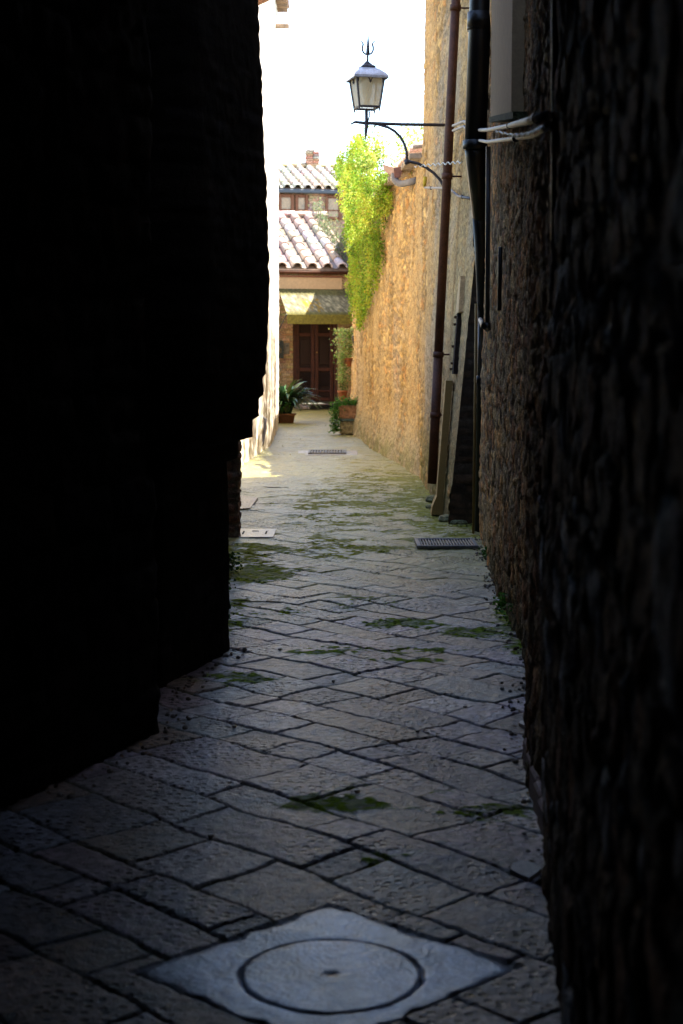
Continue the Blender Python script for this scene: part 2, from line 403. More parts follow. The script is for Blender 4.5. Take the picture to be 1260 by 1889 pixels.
# ------------------------------------------------------------------ MANHOLE
def mcol_(p):
    x, y = np.array([p.x]), np.array([p.y])
    q = float(fbm(x*5, y*5, 77, 4)[0]); q2 = float(fbm(x*16, y*16, 78, 3)[0])
    a = np.array((.56, .61, .72))*(.5+1.0*q2)  # sky sheen is put into this pale blue concrete tone
    d = np.array((.17, .175, .185)); f = float(sstep(.57, .43, np.array([q]))[0])*.85
    return tuple(a*(1-f)+d*f)
def manhole():
    t = thing('manhole', 'round concrete lid tinted blue-grey for sky sheen, set in a square slab, in the front paving', 'manhole', (slab_c.x, slab_c.y, 0))
    n = 96; r0 = .2292
    lc = G(611, 1791); 
    # surround: square slab with a round hole
    vs = []; fs = []; cs = []
    prof = []
    for k in range(n):
        an = 2*math.pi*k/n; d = Vector((math.cos(an), math.sin(an), 0))
        # ray against slab edges
        best = 9
        for i in range(4):
            p, q = SLAB[i]-lc, SLAB[(i+1) % 4]-lc; e = q-p
            den = d.x*e.y-d.y*e.x
            if abs(den) < 1e-9: continue
            tt = (p.x*e.y-p.y*e.x)/den; uu = (p.x*d.y-p.y*d.x)/den
            if tt > 0 and -1e-6 <= uu <= 1+1e-6: best = min(best, tt)
        best *= 1.10-.20*float(fbm(np.array([math.cos(an)*6]), np.array([math.sin(an)*6]), 91, 3)[0])
        prof.append((d, best))
    mb = MB(); rings = 16
    for j in range(rings+3):
        for k, (d, be) in enumerate(prof):
            if j == 0: p = lc+d*r0; z = -.045
            elif j == rings+2: p = lc+d*(be-.0); z = -.03
            else:
                f = (j-1)/rings; r = r0+(be-.006-r0)*f
                w = .006*(random.random()-.5) if j in (1, 2) else 0
                p = lc+d*(r+w); x, y = np.array([p.x*9]), np.array([p.y*9])
                z = -.010+.006*(float(fbm(x, y, 4, 3)[0])-.5)-(0.002 if j == 1 else 0)-(.007 if j == rings+1 else .002 if j == rings else 0)-(.006*random.random() if j == 1 else 0)
            q = float(fbm(np.array([p.x*4]), np.array([p.y*4]), 77, 3)[0])
            base = np.array(mcol_(p)); ef_ = float(sstep(.52, 1.0, np.array([(j-1)/rings+.9*(q-.5)]))[0])*.95; base = tuple(base*(1-ef_)+np.array((.15, .147, .16))*ef_)
            if j in (0, rings+2): base = (.03, .03, .03)
            mb.v.append((p.x, p.y, z)); mb.c.append(base)
    for j in range(rings+2):
        for k in range(n):
            l = (k+1) % n; mb.f.append((j*n+k, j*n+l, j*n+n+l, j*n+n+k))
    mb.build('slab', M_conc, t, True)
    lid = MB(); prof = [(.0, -.010), (.004, -.008), (.008, .0), (.03, .001), (.06, .001), (.09, .001), (.12, .001), (.15, .001), (.18, .001), (.20, .001), (.216, .001), (.2245, .0005), (.2272, -.004), (.228, -.05)]
    vs = []
    for r, z in prof:
        for k in range(n):
            an = 2*math.pi*k/n
            rr = r*(1+.005*math.sin(an*7+1)+.005*math.sin(an*3)-.012*max(0, float(fbm(np.array([math.cos(an)*5]), np.array([math.sin(an)*5]), 15, 3)[0])-.5)*4) if r > .214 else r
            p = lc+Vector((rr*math.cos(an), rr*math.sin(an), 0))
            q = float(fbm(np.array([p.x*7]), np.array([p.y*7]), 71, 3)[0])
            lid.v.append((p.x, p.y, z-.0085+.006*(q-.5))); lid.c.append(mcol_(p) if r > .007 else (.04, .04, .04))
    for j in range(len(prof)-1):
        for k in range(n):
            l = (k+1) % n; lid.f.append((j*n+k, j*n+l, j*n+n+l, j*n+n+k))
    lid.build('lid', M_conc, t, True)
    pit = MB(); pit.lathe([(.26, -.10), (.26, -.055)], lc, 40); pit.build('pit', M_hole, t)
manhole()

# ------------------------------------------------------------------ WALLS, right side
brick = [(.58, .25, .072), (.62, .31, .09), (.42, .175, .06), (.62, .38, .15), (.46, .28, .12), (.52, .34, .16), (.28, .16, .075)]  # brick tones, oversaturated to carry the missing warm bounce light
ochre = [(.43, .255, .085), (.48, .285, .095), (.36, .22, .085), (.50, .325, .125), (.37, .25, .125), (.45, .22, .07), (.31, .215, .11)]
shade_toned = [(.015, .0128, .0105), (.019, .016, .0125), (.013, .0115, .010), (.021, .019, .018), (.011, .0095, .008)]  # shade of the left walls and recess is put into these tones
damp = [(.19, .125, .075), (.23, .155, .095), (.14, .092, .06), (.42, .40, .38), (.11, .068, .042), (.21, .11, .06), (.15, .105, .07), (.18, .115, .065)]

# near right wall
relief('dark_stone_wall', M_near, [(.20, -7), (.24, -2), (.30, .4), (.50, 3.2), (.605, 4.42), (.80, 4.52)], -.1, 8.5, .018, .018, 'R', 101, rowh=.12, slen=.17, mort=.013, depth=.012, rough=.010, wsc=6., rvar=.65, cols=damp, mcol=(.035, .03, .025),
       bulge=.03, thick=.35, zcoarse=2.3, warp=.10)
tag(bpy.data.objects['dark_stone_wall'], 'dark rough stone wall filling the right edge, closest to the viewer', 'wall')

# second right wall, rubble and brick
C_PTS = [(.66, 4.3), (.74, 5.75), (.96, 7.9), (1.09, 10.96), (1.20, 13.0)]
def c_patch(U, V, Yb, C, H, h, seed):
    n = fbm(U*2, V*2, 900, 4)
    # moss and damp near the foot and in the upper right
    foot = sstep(.55, .0, V)*sstep(.35, .6, n+.1)*.7
    up = sstep(2.1, 2.9, V)*sstep(9.2, 7.5, Yb)*sstep(.42, .6, n)*.75
    m = np.maximum(foot*.8, up)[..., None]
    C = C*(1-m)+np.array([.045, .055, .022])*m
    # darker on the near stretch
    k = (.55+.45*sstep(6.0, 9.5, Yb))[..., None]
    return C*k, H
cw = thing('rubble_wall', 'rough brown brick and rubble wall behind the black drainpipe and the grate', 'wall', (1.0, 9, 0))
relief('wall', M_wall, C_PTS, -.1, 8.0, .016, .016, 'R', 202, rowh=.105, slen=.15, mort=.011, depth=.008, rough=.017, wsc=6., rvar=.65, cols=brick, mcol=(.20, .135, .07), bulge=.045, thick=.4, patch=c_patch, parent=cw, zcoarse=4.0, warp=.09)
relief('recess_back', M_dark, [(1.36, 12.7), (1.40, 14.1)], -.1, 8.0, .05, .05, 'R', 203, rowh=.08, slen=.2, mort=.015, depth=.01, cols=shade_toned, mcol=(.012, .010, .008), thick=.5, parent=cw)
def on_line(pts, px, off=0.0):
    """(x,Y) where the ray column px meets a wall base line moved off metres into the alley"""
    u = (px-CX)/F
    for (x0, y0), (x1, y1) in zip(pts[:-1], pts[1:]):
        x0 -= off; x1 -= off
        den = (x1-x0)-u*(y1-y0)
        if abs(den) < 1e-9: continue
        s = (u*y0-x0)/den
        if -1e-6 <= s <= 1+1e-6: return y0+s*(y1-y0)
    return None
def onC(px, py, off):
    Y = on_line(C_PTS, px, off); return P(px, py, Y if Y else 13.0)
# plaster patch on the rubble wall, with its mossy ledge
a0, a1 = onC(905, 218, .05), onC(943, 212, .05)
b0, b1 = a0+Vector((.14, 0, 0)), a1+Vector((.14, 0, 0))
mb = MB(); zt = 7.5
mb.prism([a0, a1, Vector((a1.x, a1.y, zt)), Vector((a0.x, a0.y, zt))], [b0, b1, Vector((b1.x, b1.y, zt)), Vector((b0.x, b0.y, zt))])
mb.build('plaster_patch', M_plaster, cw, label='smooth beige plastered patch of the rubble wall')
mb = MB(); e = Vector((.03, 0, 0))
q0, q1 = onC(902, 226, .075), onC(946, 219, .075); up = Vector((0, 0, .035))
mb.prism([q0, q1, q1+up, q0+up], [q0+Vector((.2, 0, 0)), q1+Vector((.2, 0, 0)), q1+up+Vector((.2, 0, 0)), q0+up+Vector((.2, 0, 0))], col=(.06, .07, .03))
mb.build('ledge', M_wall, cw)
# mortar fillet and pale edging at the foot
mb = MB()
f0 = [G(912, 1062), G(930, 1100), G(945, 1140), G(958, 1172)]
for p, q in zip(f0[:-1], f0[1:]):
    def sec(g): return [Vector((g.x-.02, g.y, .0)), Vector((g.x+.03, g.y, .075)), Vector((g.x+.12, g.y, .16)), Vector((g.x+.2, g.y, .16)), Vector((g.x+.2, g.y, -.05)), Vector((g.x-.02, g.y, -.05))]
    mb.prism(sec(p), sec(q))
mb.build('mortar_fillet', M_pale, cw, label='pale grey mortar fillet at the foot of the wall')
mb = MB()
ya, yb = 4.78, 5.72
for k in range(5):
    y0 = ya+(yb-ya)*k/5+.008; y1 = ya+(yb-ya)*(k+1)/5-.006; xm = float(np.interp((y0+y1)/2, [p[1] for p in C_PTS], [p[0] for p in C_PTS]))-.035
    mb.box((xm+.045, (y0+y1)/2, .02+.003*k), (.10, y1-y0, .13), bev=.012)
tag(mb.build('edging_stones', surf('pinkish brick edging', col=(.34, .25, .24), tint=False, rough=.8, n1=22, n2=90, lo=.65, hi=1.2, bump=.3)), 'low pinkish edging strip of bricks along the foot of the right wall', 'edging')

# tall building beyond, buff, battered foot
B_PTS = [(1.00, 14.03), (1.00, 16.0), (1.00, 20.0), (1.55, 20.06)]
def batt(y): return np.interp(y, [13.9, 14., 15, 16., 20.], [.092, .092, .066, .05, .012])
def b_patch(U, V, Yb, C, H, h, seed):
    n = fbm(U*1.3, V*1.1, 910, 4); n2 = fbm(U*5, V*3, 911, 4)
    # remains of render over the stones
    r = sstep(.45, .56, n+.15*(n2-.5))
    rc = np.array([.42, .285, .135])*(.8+.4*n2)[..., None]
    C = C*(1-.6*r[..., None])+rc*.6*r[..., None]
    g = sstep(.52, .68, fbm(U*.9+4, V*.7, 915, 4))[..., None]*.5     # grey weathered patches
    C = C*(1-g)+np.array([.28, .25, .20])*g
    low = sstep(1.0, .1, V)*sstep(.35, .55, n2)                      # algae at the foot
    C = C*(1-.7*low[..., None])+np.array([.11, .12, .03])*.7*low[..., None]
    return C, H*(1-.5*r)
tb = thing('tall_building', 'tall buff stone building with a sloping foot carrying the street lamp bracket', 'building', (1.2, 17, 0))
relief('wall', M_buff, B_PTS, -.1, 11.0, .03, .025, 'R', 303, wsc=5., rvar=.6, rowh=.10, slen=.22, mort=.018, depth=.014, rough=.016, cols=ochre, mcol=(.22, .145, .07), bulge=.012, thick=.5, batter=batt, patch=b_patch, parent=tb, zcoarse=6.5, warp=.09)
relief('end_face', M_dark, [(1.55, 13.9), (.985, 13.965)], -.1, 3.55, .02, .02, 'R', 304, rowh=.075, slen=.24, mort=.012, depth=.004, rough=.008, cols=[(.075, .045, .026), (.095, .055, .032), (.055, .036, .024), (.085, .06, .04)], mcol=(.05, .036, .024), bulge=.008, thick=.02, batter=lambda y: .092, parent=tb, label='brick end face, toned dark for shade, of the building looking towards the viewer')  # end face turned from the light; its shade is put into the brick colours
def onB(px, py, off, Y):
    p = P(px, py, Y); return p
# plaster strip and mossy sill next to the black pipe
def xB(y, z): return 1.0+float(batt(y))*z
mb = MB()
ys = (14.02, 14.45); o_ = .07
zz0 = P(850, 222, 14.2).z
def bq(y, z, off): return Vector((xB(y, z)-off, y, z))
mb.prism([bq(ys[0], zz0, o_), bq(ys[1], zz0, o_), bq(ys[1], 8, o_), bq(ys[0], 8, o_)], [bq(ys[0], zz0, -.1), bq(ys[1], zz0, -.1), bq(ys[1], 8, -.1), bq(ys[0], 8, -.1)])
mb.build('plaster_strip', M_plaster, tb, label='smooth beige plaster strip at the building corner')
mb = MB(); mb.prism([bq(ys[0], zz0-.05, o_+.04), bq(ys[1]+.1, zz0-.05, o_+.04), bq(ys[1]+.1, zz0-.004, o_+.03), bq(ys[0], zz0-.004, o_+.03)], [bq(ys[0], zz0-.05, -.1), bq(ys[1]+.1, zz0-.05, -.1), bq(ys[1]+.1, zz0-.004, -.1), bq(ys[0], zz0-.004, -.1)], col=(.10, .11, .05))
mb.build('sill', M_wall, tb)
# long dark chase cut in the wall with brick toothing
mb = MB()
yc = 14.62; zc0, zc1 = P(833, 690, yc).z, P(833, 580, yc).z
mb.prism([bq(yc-.07, zc0, .045), bq(yc+.07, zc0, .045), bq(yc+.05, zc1, .045), bq(yc-.02, zc1+.03, .045)], [bq(yc-.07, zc0, -.03), bq(yc+.07, zc0, -.03), bq(yc+.05, zc1, -.03), bq(yc-.02, zc1+.03, -.03)], col=(.02, .010, .006))
k = 0; z = zc0+.02
while z < zc1-.05:
    if random.random() < .6: mb.box((xB(yc, z)-.05, yc+.075+random.uniform(-.02, .02), z+.025), (.03, random.uniform(.03, .07), random.uniform(.02, .04)), col=(.10, .05, .022))
    z += random.uniform(.05, .09)
mb.build('brick_chase', M_wall, tb, label='narrow dark chase of exposed red brick')
mb = MB(); mb.prism([bq(14.5, zc1+.02, .05), bq(14.72, zc1, .05), bq(14.70, zc1+.28, .05), bq(14.58, zc1+.36, .05)], [bq(14.5, zc1+.02, -.05), bq(14.72, zc1, -.05), bq(14.70, zc1+.28, -.05), bq(14.58, zc1+.36, -.05)])
mb.build('render_patch', surf('fresh render', col=(.50, .33, .17), tint=False, bump=.3), tb)
# broken stones at the foot
for px, py, sx in ((800, 925, .16), (792, 938, .1), (824, 962, .15), (838, 968, .1)):
    g = G(px, py); mb = MB()
    mb.lathe([(sx*.7, -.05), (sx*.9, .01), (sx*.75, sx*.28), (sx*.45, sx*.36)], (g.x+.05, g.y+.1, 0), 9, col=(.16, .15, .07))
    o = mb.build('mossy_stone', M_wall, None)
    o['category'] = 'stone'
    o['label'] = {800: 'large mossy stone under the foot of the brown drainpipe', 792: 'small mossy stone beside the larger one under the brown drainpipe', 824: 'broken flat stone at the foot of the beige cable channel', 838: 'small broken stone at the dark corner of the tall building'}[px]

# ---- garden wall that curves away to the left, carrying the climber
GW = [(1.12, 19.2), (1.02, 20.3), (.93, 22), (.70, 24), (.50, 27), (.32, 30), (.30, 33), (.29, 38), (.36, 43.0), (.75, 46)]
def g_patch(U, V, Yb, C, H, h, seed):
    n = fbm(U*1.1, V*1.0, 920, 4); n2 = fbm(U*4, V*3, 921, 4)
    r = sstep(.42, .55, n+.2*(n2-.5))*.55
    C = C*(1-r[..., None])+np.array([.44, .295, .135])*(.75+.5*n2)[..., None]*r[..., None]
    g = sstep(.50, .66, fbm(U*.55+3, V*.6, 925, 4))[..., None]*.38
    C = C*(1-g)+np.array([.30, .245, .20])*(.7+.6*n2)[..., None]*g
    pk = sstep(.55, .7, fbm(U*1.6+8, V*.5, 927, 4))[..., None]*.35
    C = C*(1-pk)+np.array([.52, .36, .18])*pk
    foot = sstep(.9, .0, V)*.55
    C = C*(1-foot[..., None])+np.array([.27, .26, .20])*(.7+.6*n2)[..., None]*foot[..., None]
    low = sstep(.5, .0, V)*sstep(.4, .6, n2)*.6
    C = C*(1-low[..., None])+np.array([.13, .14, .04])*low[..., None]
    return C, H*(1-r*.6)
gw = thing('garden_wall', 'sunlit-topped buff garden wall curving left below the climber, with tile coping', 'wall', (.6, 30, 0))
def gpush(U, V): return .10*sstep(.8, 0., V)
relief('wall', M_buff, GW, -.1, 4.09, .035, .03, 'R', 404, wsc=5., rvar=.6, rowh=.085, slen=.19, mort=.018, depth=.014, rough=.03, cols=ochre, mcol=(.22, .145, .07), bulge=.04, thick=.45, patch=g_patch, push=gpush, parent=gw, warp=.09)
mb = MB()
for k in range(12):                                                   # coping: slab + tiles
    y = 20.15+k*.33; x = float(np.interp(y, [p[1] for p in GW], [p[0] for p in GW])); ang = math.atan2(*(lambda a, b: (a, b))(-(float(np.interp(y+.3, [p[1] for p in GW], [p[0] for p in GW]))-x), .3))
    col = random.choice([(.45, .33, .24), (.52, .40, .30), (.38, .27, .2), (.5, .44, .36)])
    for j in range(3):
        s_ = -.16+j*.17
        c = Vector((x+.12+s_+.02, y, 4.20+.03*j)); seg = []
        ring0 = [c+Vector((-.09+.0, .085*math.cos(t), .07*math.sin(t))) for t in np.linspace(0, math.pi, 7)]
        ring1 = [c+Vector((.12, .105*math.cos(t), .085*math.sin(t)+.03)) for t in np.linspace(0, math.pi, 7)]
        mb.prism(ring0, ring1, col=tuple(q*random.uniform(.85, 1.15) for q in col))
mb.build('coping_tiles', M_tile, gw, True)
mb = MB()
for k in range(12):
    y = 20.1+k*.33; x = float(np.interp(y+.15, [p[1] for p in GW], [p[0] for p in GW]))
    mb.box((x+.14, y+.16, 4.105), (.58, .315, .07), bev=.01, col=(.34, .27, .2))
mb.build('coping_slab', M_tile, gw)

# ------------------------------------------------------------------ WALLS, left side
def tagw(o, l, c='wall'): return tag(o, l, c)
o = relief('shade_toned_corner_wall', M_dark, [(-1.9, -7), (-2.0, 2.6), (-1.22, 5.0), (-.765, 6.2), (-1.10, 6.32), (-1.5, 6.4)], -.1, 8.5, .03, .03, 'L', 501, rowh=.16, slen=.34, mort=.015, depth=.012, rough=.02, cols=shade_toned, mcol=(.012, .010, .008), bulge=.04, thick=.4, warp=.05)
tagw(o, 'stone wall toned almost black for shade at the left edge ending in a plain upright corner')
prof_y = [(-.2, -.61), (.99, -.61), (1.0, -.60), (1.055, -.535), (1.10, -.53), (1.16, -.465), (1.25, -.445), (1.42, -.405), (1.65, -.385), (1.93, -.372), (2.22, -.376), (2.6, -.392), (3.0, -.408), (3.35, -.422), (8.5, -.45)]
def p2push(U, V):
    # corner stones overhang above a cut-away foot; strongest along the corner itself
    x = np.interp(V, [p[0] for p in prof_y], [p[1] for p in prof_y])
    st = np.floor(V/.11)*.11+.05                                      # stepped corbel stones
    stp = np.where((V > .95) & (V < 1.5), np.interp(st, [p[0] for p in prof_y], [p[1] for p in prof_y]), x)
    return (stp+.62)
P2_PTS = [(-1.50, 6.2), (-1.42, 6.85), (-.86, 7.10), (-.64, 7.9), (-.62, 8.02), (-.66, 8.2), (-1.06, 12.85)]
o = relief('corbelled_wall', M_dark, P2_PTS, -.1, 8.5, .022, .022, 'L', 502, rowh=.085, slen=.26, mort=.014, depth=.003, rough=.008, cols=shade_toned, mcol=(.012, .010, .008), bulge=.02, thick=.3, push=p2push, warp=.03, zcoarse=4)
tagw(o, 'stone wall toned black for shade on the left whose corner overhangs above a cut-away foot')
o = relief('brick_pier', M_wall, [(-1.2, 12.98), (-.885, 13.0), (-.90, 13.35), (-1.45, 18.8)], -.1, 2.1, .025, .02, 'L', 503, rowh=.075, slen=.25, mort=.012, depth=.018, cols=[(.16, .075, .05), (.2, .10, .065), (.13, .07, .05)], mcol=(.12, .10, .08), bulge=.02, thick=.35, warp=.02)
tagw(o, 'weathered reddish brick wall end below the overhanging dark corner', 'wall')
lime = [(.78, .71, .58), (.74, .66, .52), (.80, .74, .63), (.70, .61, .47)]
lh = thing('limewashed_house', 'tall pale house on the left in full sun, with projecting eaves', 'house', (-1.4, 25, 0))
relief('wall', M_white, [(-1.5, 18.6), (-1.40, 22), (-1.30, 24.2), (-1.235, 26.3), (-1.36, 33.0), (-1.8, 33.1)], -.1, 8.7, .06, .05, 'L', 504, rowh=.16, slen=.3, mort=.02, depth=.007, cols=lime, mcol=(.66, .58, .45), bulge=.025, rough=.012, thick=.6, parent=lh, warp=.05)
mb = MB()
for k in range(34):
    y = 19.0+k*.42; x = float(np.interp(y, [18.6, 26.3, 33.0], [-1.5, -1.235, -1.36]))
    mb = MB(); mb.box((x+.02, y, 8.74), (.42, .10, .10), col=(.30, .19, .11)); mb.build('rafter', M_tile, lh)

mb = MB()
for k in range(66):
    y = 18.8+k*.22; x = float(np.interp(y, [18.6, 26.3, 33.0], [-1.5, -1.235, -1.36]))
    r0 = [Vector((x+.26, y+.10*math.cos(t), 8.82+.08*math.sin(t))) for t in np.linspace(0, math.pi, 6)]
    r1 = [Vector((x-1.6, y+.10*math.cos(t), 9.5+.08*math.sin(t))) for t in np.linspace(0, math.pi, 6)]
    mb.prism(r0, r1, col=random.choice([(.40, .25, .17), (.46, .31, .22), (.36, .22, .15)]))
mb.build('eaves_tiles', M_tile, lh, True)
mb = MB(); c = P(526, 48, 31.0); mb.box((c.x-.18, c.y, c.z), (.52, .12, .075), bev=.01, col=(.30, .21, .14)); mb.build('beam', M_tile, lh)
mb = MB(); c = P(488, 3, 22.0); mb.box((c.x-.1, c.y, c.z), (.36, .12, .09), bev=.01, col=(.22, .10, .05), M=Matrix.Rotation(R(-24), 3, 'Y')); mb.build('beam', M_tile, lh, label='brown slanting beam end at the top')
lh2 = thing('low_pale_house', 'lower pale house beyond the tall sunlit one, capped by a stone on its corner', 'house', (-1.6, 37, 0))
relief('wall', M_white, [(-1.42, 33.2), (-1.60, 37), (-1.84, 43.6)], -.1, 5.75, .07, .06, 'L', 505, rowh=.16, slen=.3, mort=.02, depth=.03, cols=lime, mcol=(.66, .58, .45), bulge=.04, thick=.6, parent=lh2, warp=.05)
mb = MB(); c = P(505, 303, 36.0); mb.box((c.x-.12, c.y, c.z-.0), (.34, .5, .12), bev=.02, col=(.28, .24, .2)); mb.box((c.x-.12, c.y, c.z-.28), (.18, .4, .44), bev=.02, col=(.25, .22, .19)); mb.build('cap_stone', M_tile, lh2)

# downpipe with its white outlet on the sunlit house
t = thing('downpipe', 'thin brown downpipe with a white angled outlet on the sunlit left house', 'drainpipe', (-1.28, 25, 0))
y = 24.9; x = P(479, 800, y).x
mb = MB(); mb.tube([(x, y, .28), (x, y, 7.8)], .042, 10); mb.build('pipe', M_brownm, t, True)
mb = MB(); mb.tube([(x+.02, y-.03, .55), (x+.1, y-.05, .5), (x+.09, y-.06, .35), (x+.05, y-.08, .1), (x, y-.1, .04)], .025, 8); mb.build('outlet', M_grey, t, True)

# unseen vault and end wall, added to block sky light near the viewer
mb = MB(); oi = []; oo = []
for t_ in np.linspace(0, math.pi, 13):
    oi.append((-.75+1.75*math.cos(t_), 3.35+.75*math.sin(t_))); oo.append((-.75+2.2*math.cos(t_), 3.5+1.4*math.sin(t_)))
ol = oi+oo[::-1]
for q in range(12):
    quad = [oi[q], oi[q+1], oo[q+1], oo[q]]
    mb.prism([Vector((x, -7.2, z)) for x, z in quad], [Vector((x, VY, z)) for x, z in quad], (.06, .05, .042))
struct(mb.build('sky_block_vault', M_dark))
mb = MB(); mb.box((-.8, -7.3, 2.2), (4.6, .3, 4.8), col=(.06, .05, .042)); struct(mb.build('sky_block_end', M_dark))  # unseen closure, added to keep out light from behind the viewer

# ------------------------------------------------------------------ PIPES AND CABLES, right side
t = thing('brown_drainpipe', 'tall brown metal drainpipe leaning along the buff wall below the lamp', 'drainpipe', (P(795, 890, 15.4).x, 15.4, .2))
a, b_ = P(797, 892, 15.4), P(841, -4, 15.4); d = b_-a
mb = MB(); mb.tube([a, a+d*.27], .049, 14); mb.build('lower_pipe', M_brownm, t, True)
mb = MB(); mb.tube([a+d*.262, a+d*1.25], .046, 14); mb.build('upper_pipe', M_brownm, t, True)
for f in (.145, .272, .64, .98):
    c = a+d*f; mb = MB(); mb.tube([c-d.normalized()*.028, c+d.normalized()*.028], .056, 14)
    mb.tube([c, c+Vector((.22, .02, 0))], .009, 6); mb.build('bracket', M_brownm, t, True)

t = thing('black_drainpipe', 'thick black drainpipe with collars at the corner of the two right walls', 'drainpipe', (1.1, 12.4, 0))
pA = P(887, -6, 12.35); pB = P(877, 268, 12.35); pC = P(884, 400, 12.75); pD = P(890, 600, 13.3); pE = P(884, 985, 13.35)
top = pA+(pA-pB).normalized()*4
mb = MB(); mb.tube([top, pA, pB], .088, 16); mb.build('upper_pipe', M_black, t, True)
mb = MB(); mb.tube([pB, pB*.85+pC*.15, pC], [.088, .085, .056], 16); mb.build('reducer', M_black, t, True)
mb = MB(); mb.tube([pC, P(888, 500, 13.1), pD, pE], [.056, .048, .042, .042], 12); mb.build('lower_pipe', M_black, t, True)
for px, py, r, hh in ((886, 38, .104, .06), (884, 52, .098, .02), (877, 268, .102, .035)):
    c = P(px, py, 12.35); mb = MB(); dd = (pA-pB).normalized(); mb.tube([c-dd*hh, c+dd*hh], r, 16); mb.build('collar', M_black, t, True)

t = thing('square_downpipe', 'slim dark grey conduit pipe running down the rubble wall to a white elbow', 'conduit', (1.1, 11.5, 1.5))
def cw_(px, py, off=.05): return onC(px, py, off)
mb = MB(); mb.tube([cw_(901, 270), cw_(900, 430), cw_(899, 600)], .017, 8); mb.build('pipe', M_dgrey, t, True)
mb = MB(); mb.tube([cw_(899, 607), cw_(892, 602, .09), P(886, 590, 12.6)], .02, 8); mb.build('elbow', M_grey, t, True, label='short white elbow')
mb = MB(); mb.tube([cw_(899, 595), cw_(899, 609)], .026, 8); mb.build('coupling', M_black, t, True)
t = thing('thin_conduit', 'thin dark conduit low in the corner below the white elbow', 'conduit', (1.15, 12.7, 1))
mb = MB(); mb.tube([P(886, 596, 12.6), P(885, 700, 12.6)], .020, 8); mb.build('pipe', M_dgrey, t, True)
mb = MB(); mb.tube([P(885, 693, 12.6), P(885, 707, 12.6)], .03, 8); mb.build('coupling', M_black, t, True)
t = tag(MB().tube([P(878, 560, 13.2), P(876, 760, 13.2), P(873, 990, 13.2)], .012, 6).build('cable_strip', M_beige, None, True), 'thin pale strip running down the dark corner beside the black pipe', 'cable')
t = tag(MB().tube([onC(923, 456, .045), onC(922, 520, .045), onC(921, 572, .045)], .014, 6).build('short_black_pipe', M_black, None, True), 'short black pipe stub ending halfway down the rubble wall', 'pipe')
t = tag(MB().tube([P(875, 400, 12.9), P(873, 450, 13.0), P(880, 470, 13.1), P(884, 560, 13.2)], .005, 6).build('thin_cable', M_black, None, True), 'thin black cable looping beside the narrow part of the black drainpipe', 'cable')

# the two grey conduits crossing behind the black pipe
def conduit(name, lab, ptsx, r, clips):
    t = thing(name, lab, 'conduit', ptsx[2])
    mb = MB(); mb.tube(ptsx, r, 10); mb.build('tube', M_grey, t, True)
    for c, dd in clips:
        dd = dd.normalized(); mb = MB(); mb.tube([c-dd*.018, c+dd*.018], r*1.35, 10); mb.build('clip', M_black, t, True)
u = [P(836, 232, 14.9), P(856, 224, 14.0), P(880, 240, 12.9), onC(900, 240, .07), onC(940, 232, .07), onC(975, 223, .07), onC(1008, 213, .07)]
conduit('grey_conduit', 'upper of the two grey conduits crossing behind the black drainpipe', u, .0135, [(u[4], u[5]-u[3]), (onC(990, 218, .07), u[6]-u[5])])
u = [P(836, 241, 14.9), P(856, 233, 14.0), P(880, 258, 12.9), onC(900, 262, .07), onC(945, 256, .07), onC(985, 248, .07), onC(1003, 238, .07), onC(1012, 230, .07)]
conduit('grey_conduit', 'lower of the two grey conduits, its end bending up near the dark wall', u, .0125, [(onC(951, 255, .07), u[5]-u[4])])
w = []
for k in range(30):
    f = k/29; px = 915+f*95; py = 236+22*math.sin(f*3.0)*.6-f*12+1.6*math.sin(k*2.1)
    w.append(onC(px, py+6, .085))
tag(MB().tube(w, .006, 5).build('sagging_wire', M_wire, None, True), 'pale twisted wire sagging between the two grey conduits', 'wire')
w = [P(772+f*88, 307-f*8+2.2*math.sin(f*60), 16.5-f*2.4) for f in np.linspace(0, 1, 60)]
tag(MB().tube([p-Vector((.04, 0, 0)) for p in w], .006, 5).build('crinkled_wire', M_wire, None, True), 'thin crinkled pale wire across the buff wall behind the brown drainpipe', 'wire')
t = thing('wall_conduit', 'slim white conduit on the buff wall ending in a yellow cap below the lamp bracket', 'conduit', (1.05, 16, 2.9))
w = [P(784, 346, 17.6), P(800, 347, 16.9), P(822, 347, 16.0), P(834, 352, 15.6), P(846, 362, 14.9), P(868, 366, 14.1)]
mb = MB(); mb.tube(w, .013, 8); mb.build('tube', M_grey, t, True)
mb = MB(); c = P(783, 336, 17.6); mb.tube([c-Vector((0, 0, .05)), c+Vector((.01, 0, .06))], [.018, .024], 8); mb.build('cap', surf('yellow cap', col=(.6, .38, .03), tint=False, bump=.05), t, True)
for c in (P(795, 347, 17.1), P(853, 363, 14.6)):
    mb = MB(); mb.tube([c-Vector((.012, 0, 0)), c+Vector((.012, 0, 0))], .02, 8); mb.build('clip', M_black, t, True)

t = thing('cable_channel', 'beige metal channel covering cables down to the foot of the buff wall', 'cable cover', (1.0, 14.8, 0))
mb = MB(); a, b_ = P(829, 702, 14.75), P(812, 915, 14.75)
o1 = Vector((.033, 0, 0))
mb.prism([a-o1, a+o1, b_+o1, b_-o1], [a-o1+Vector((0, .16, 0)), a+o1+Vector((0, .16, 0)), b_+o1+Vector((0, .16, 0)), b_-o1+Vector((0, .16, 0))]); mb.build('cover', M_beige, t)
mb = MB(); c = P(808, 935, 14.75); o2 = Vector((.055, 0, 0))
d_ = P(806, 950, 14.75)
mb.prism([b_-o1, b_+o1, c+o2, d_+o2, d_-o2, c-o2], [p+Vector((0, .18, 0)) for p in (b_-o1, b_+o1, c+o2, d_+o2, d_-o2, c-o2)]); mb.build('foot', M_beige, t)
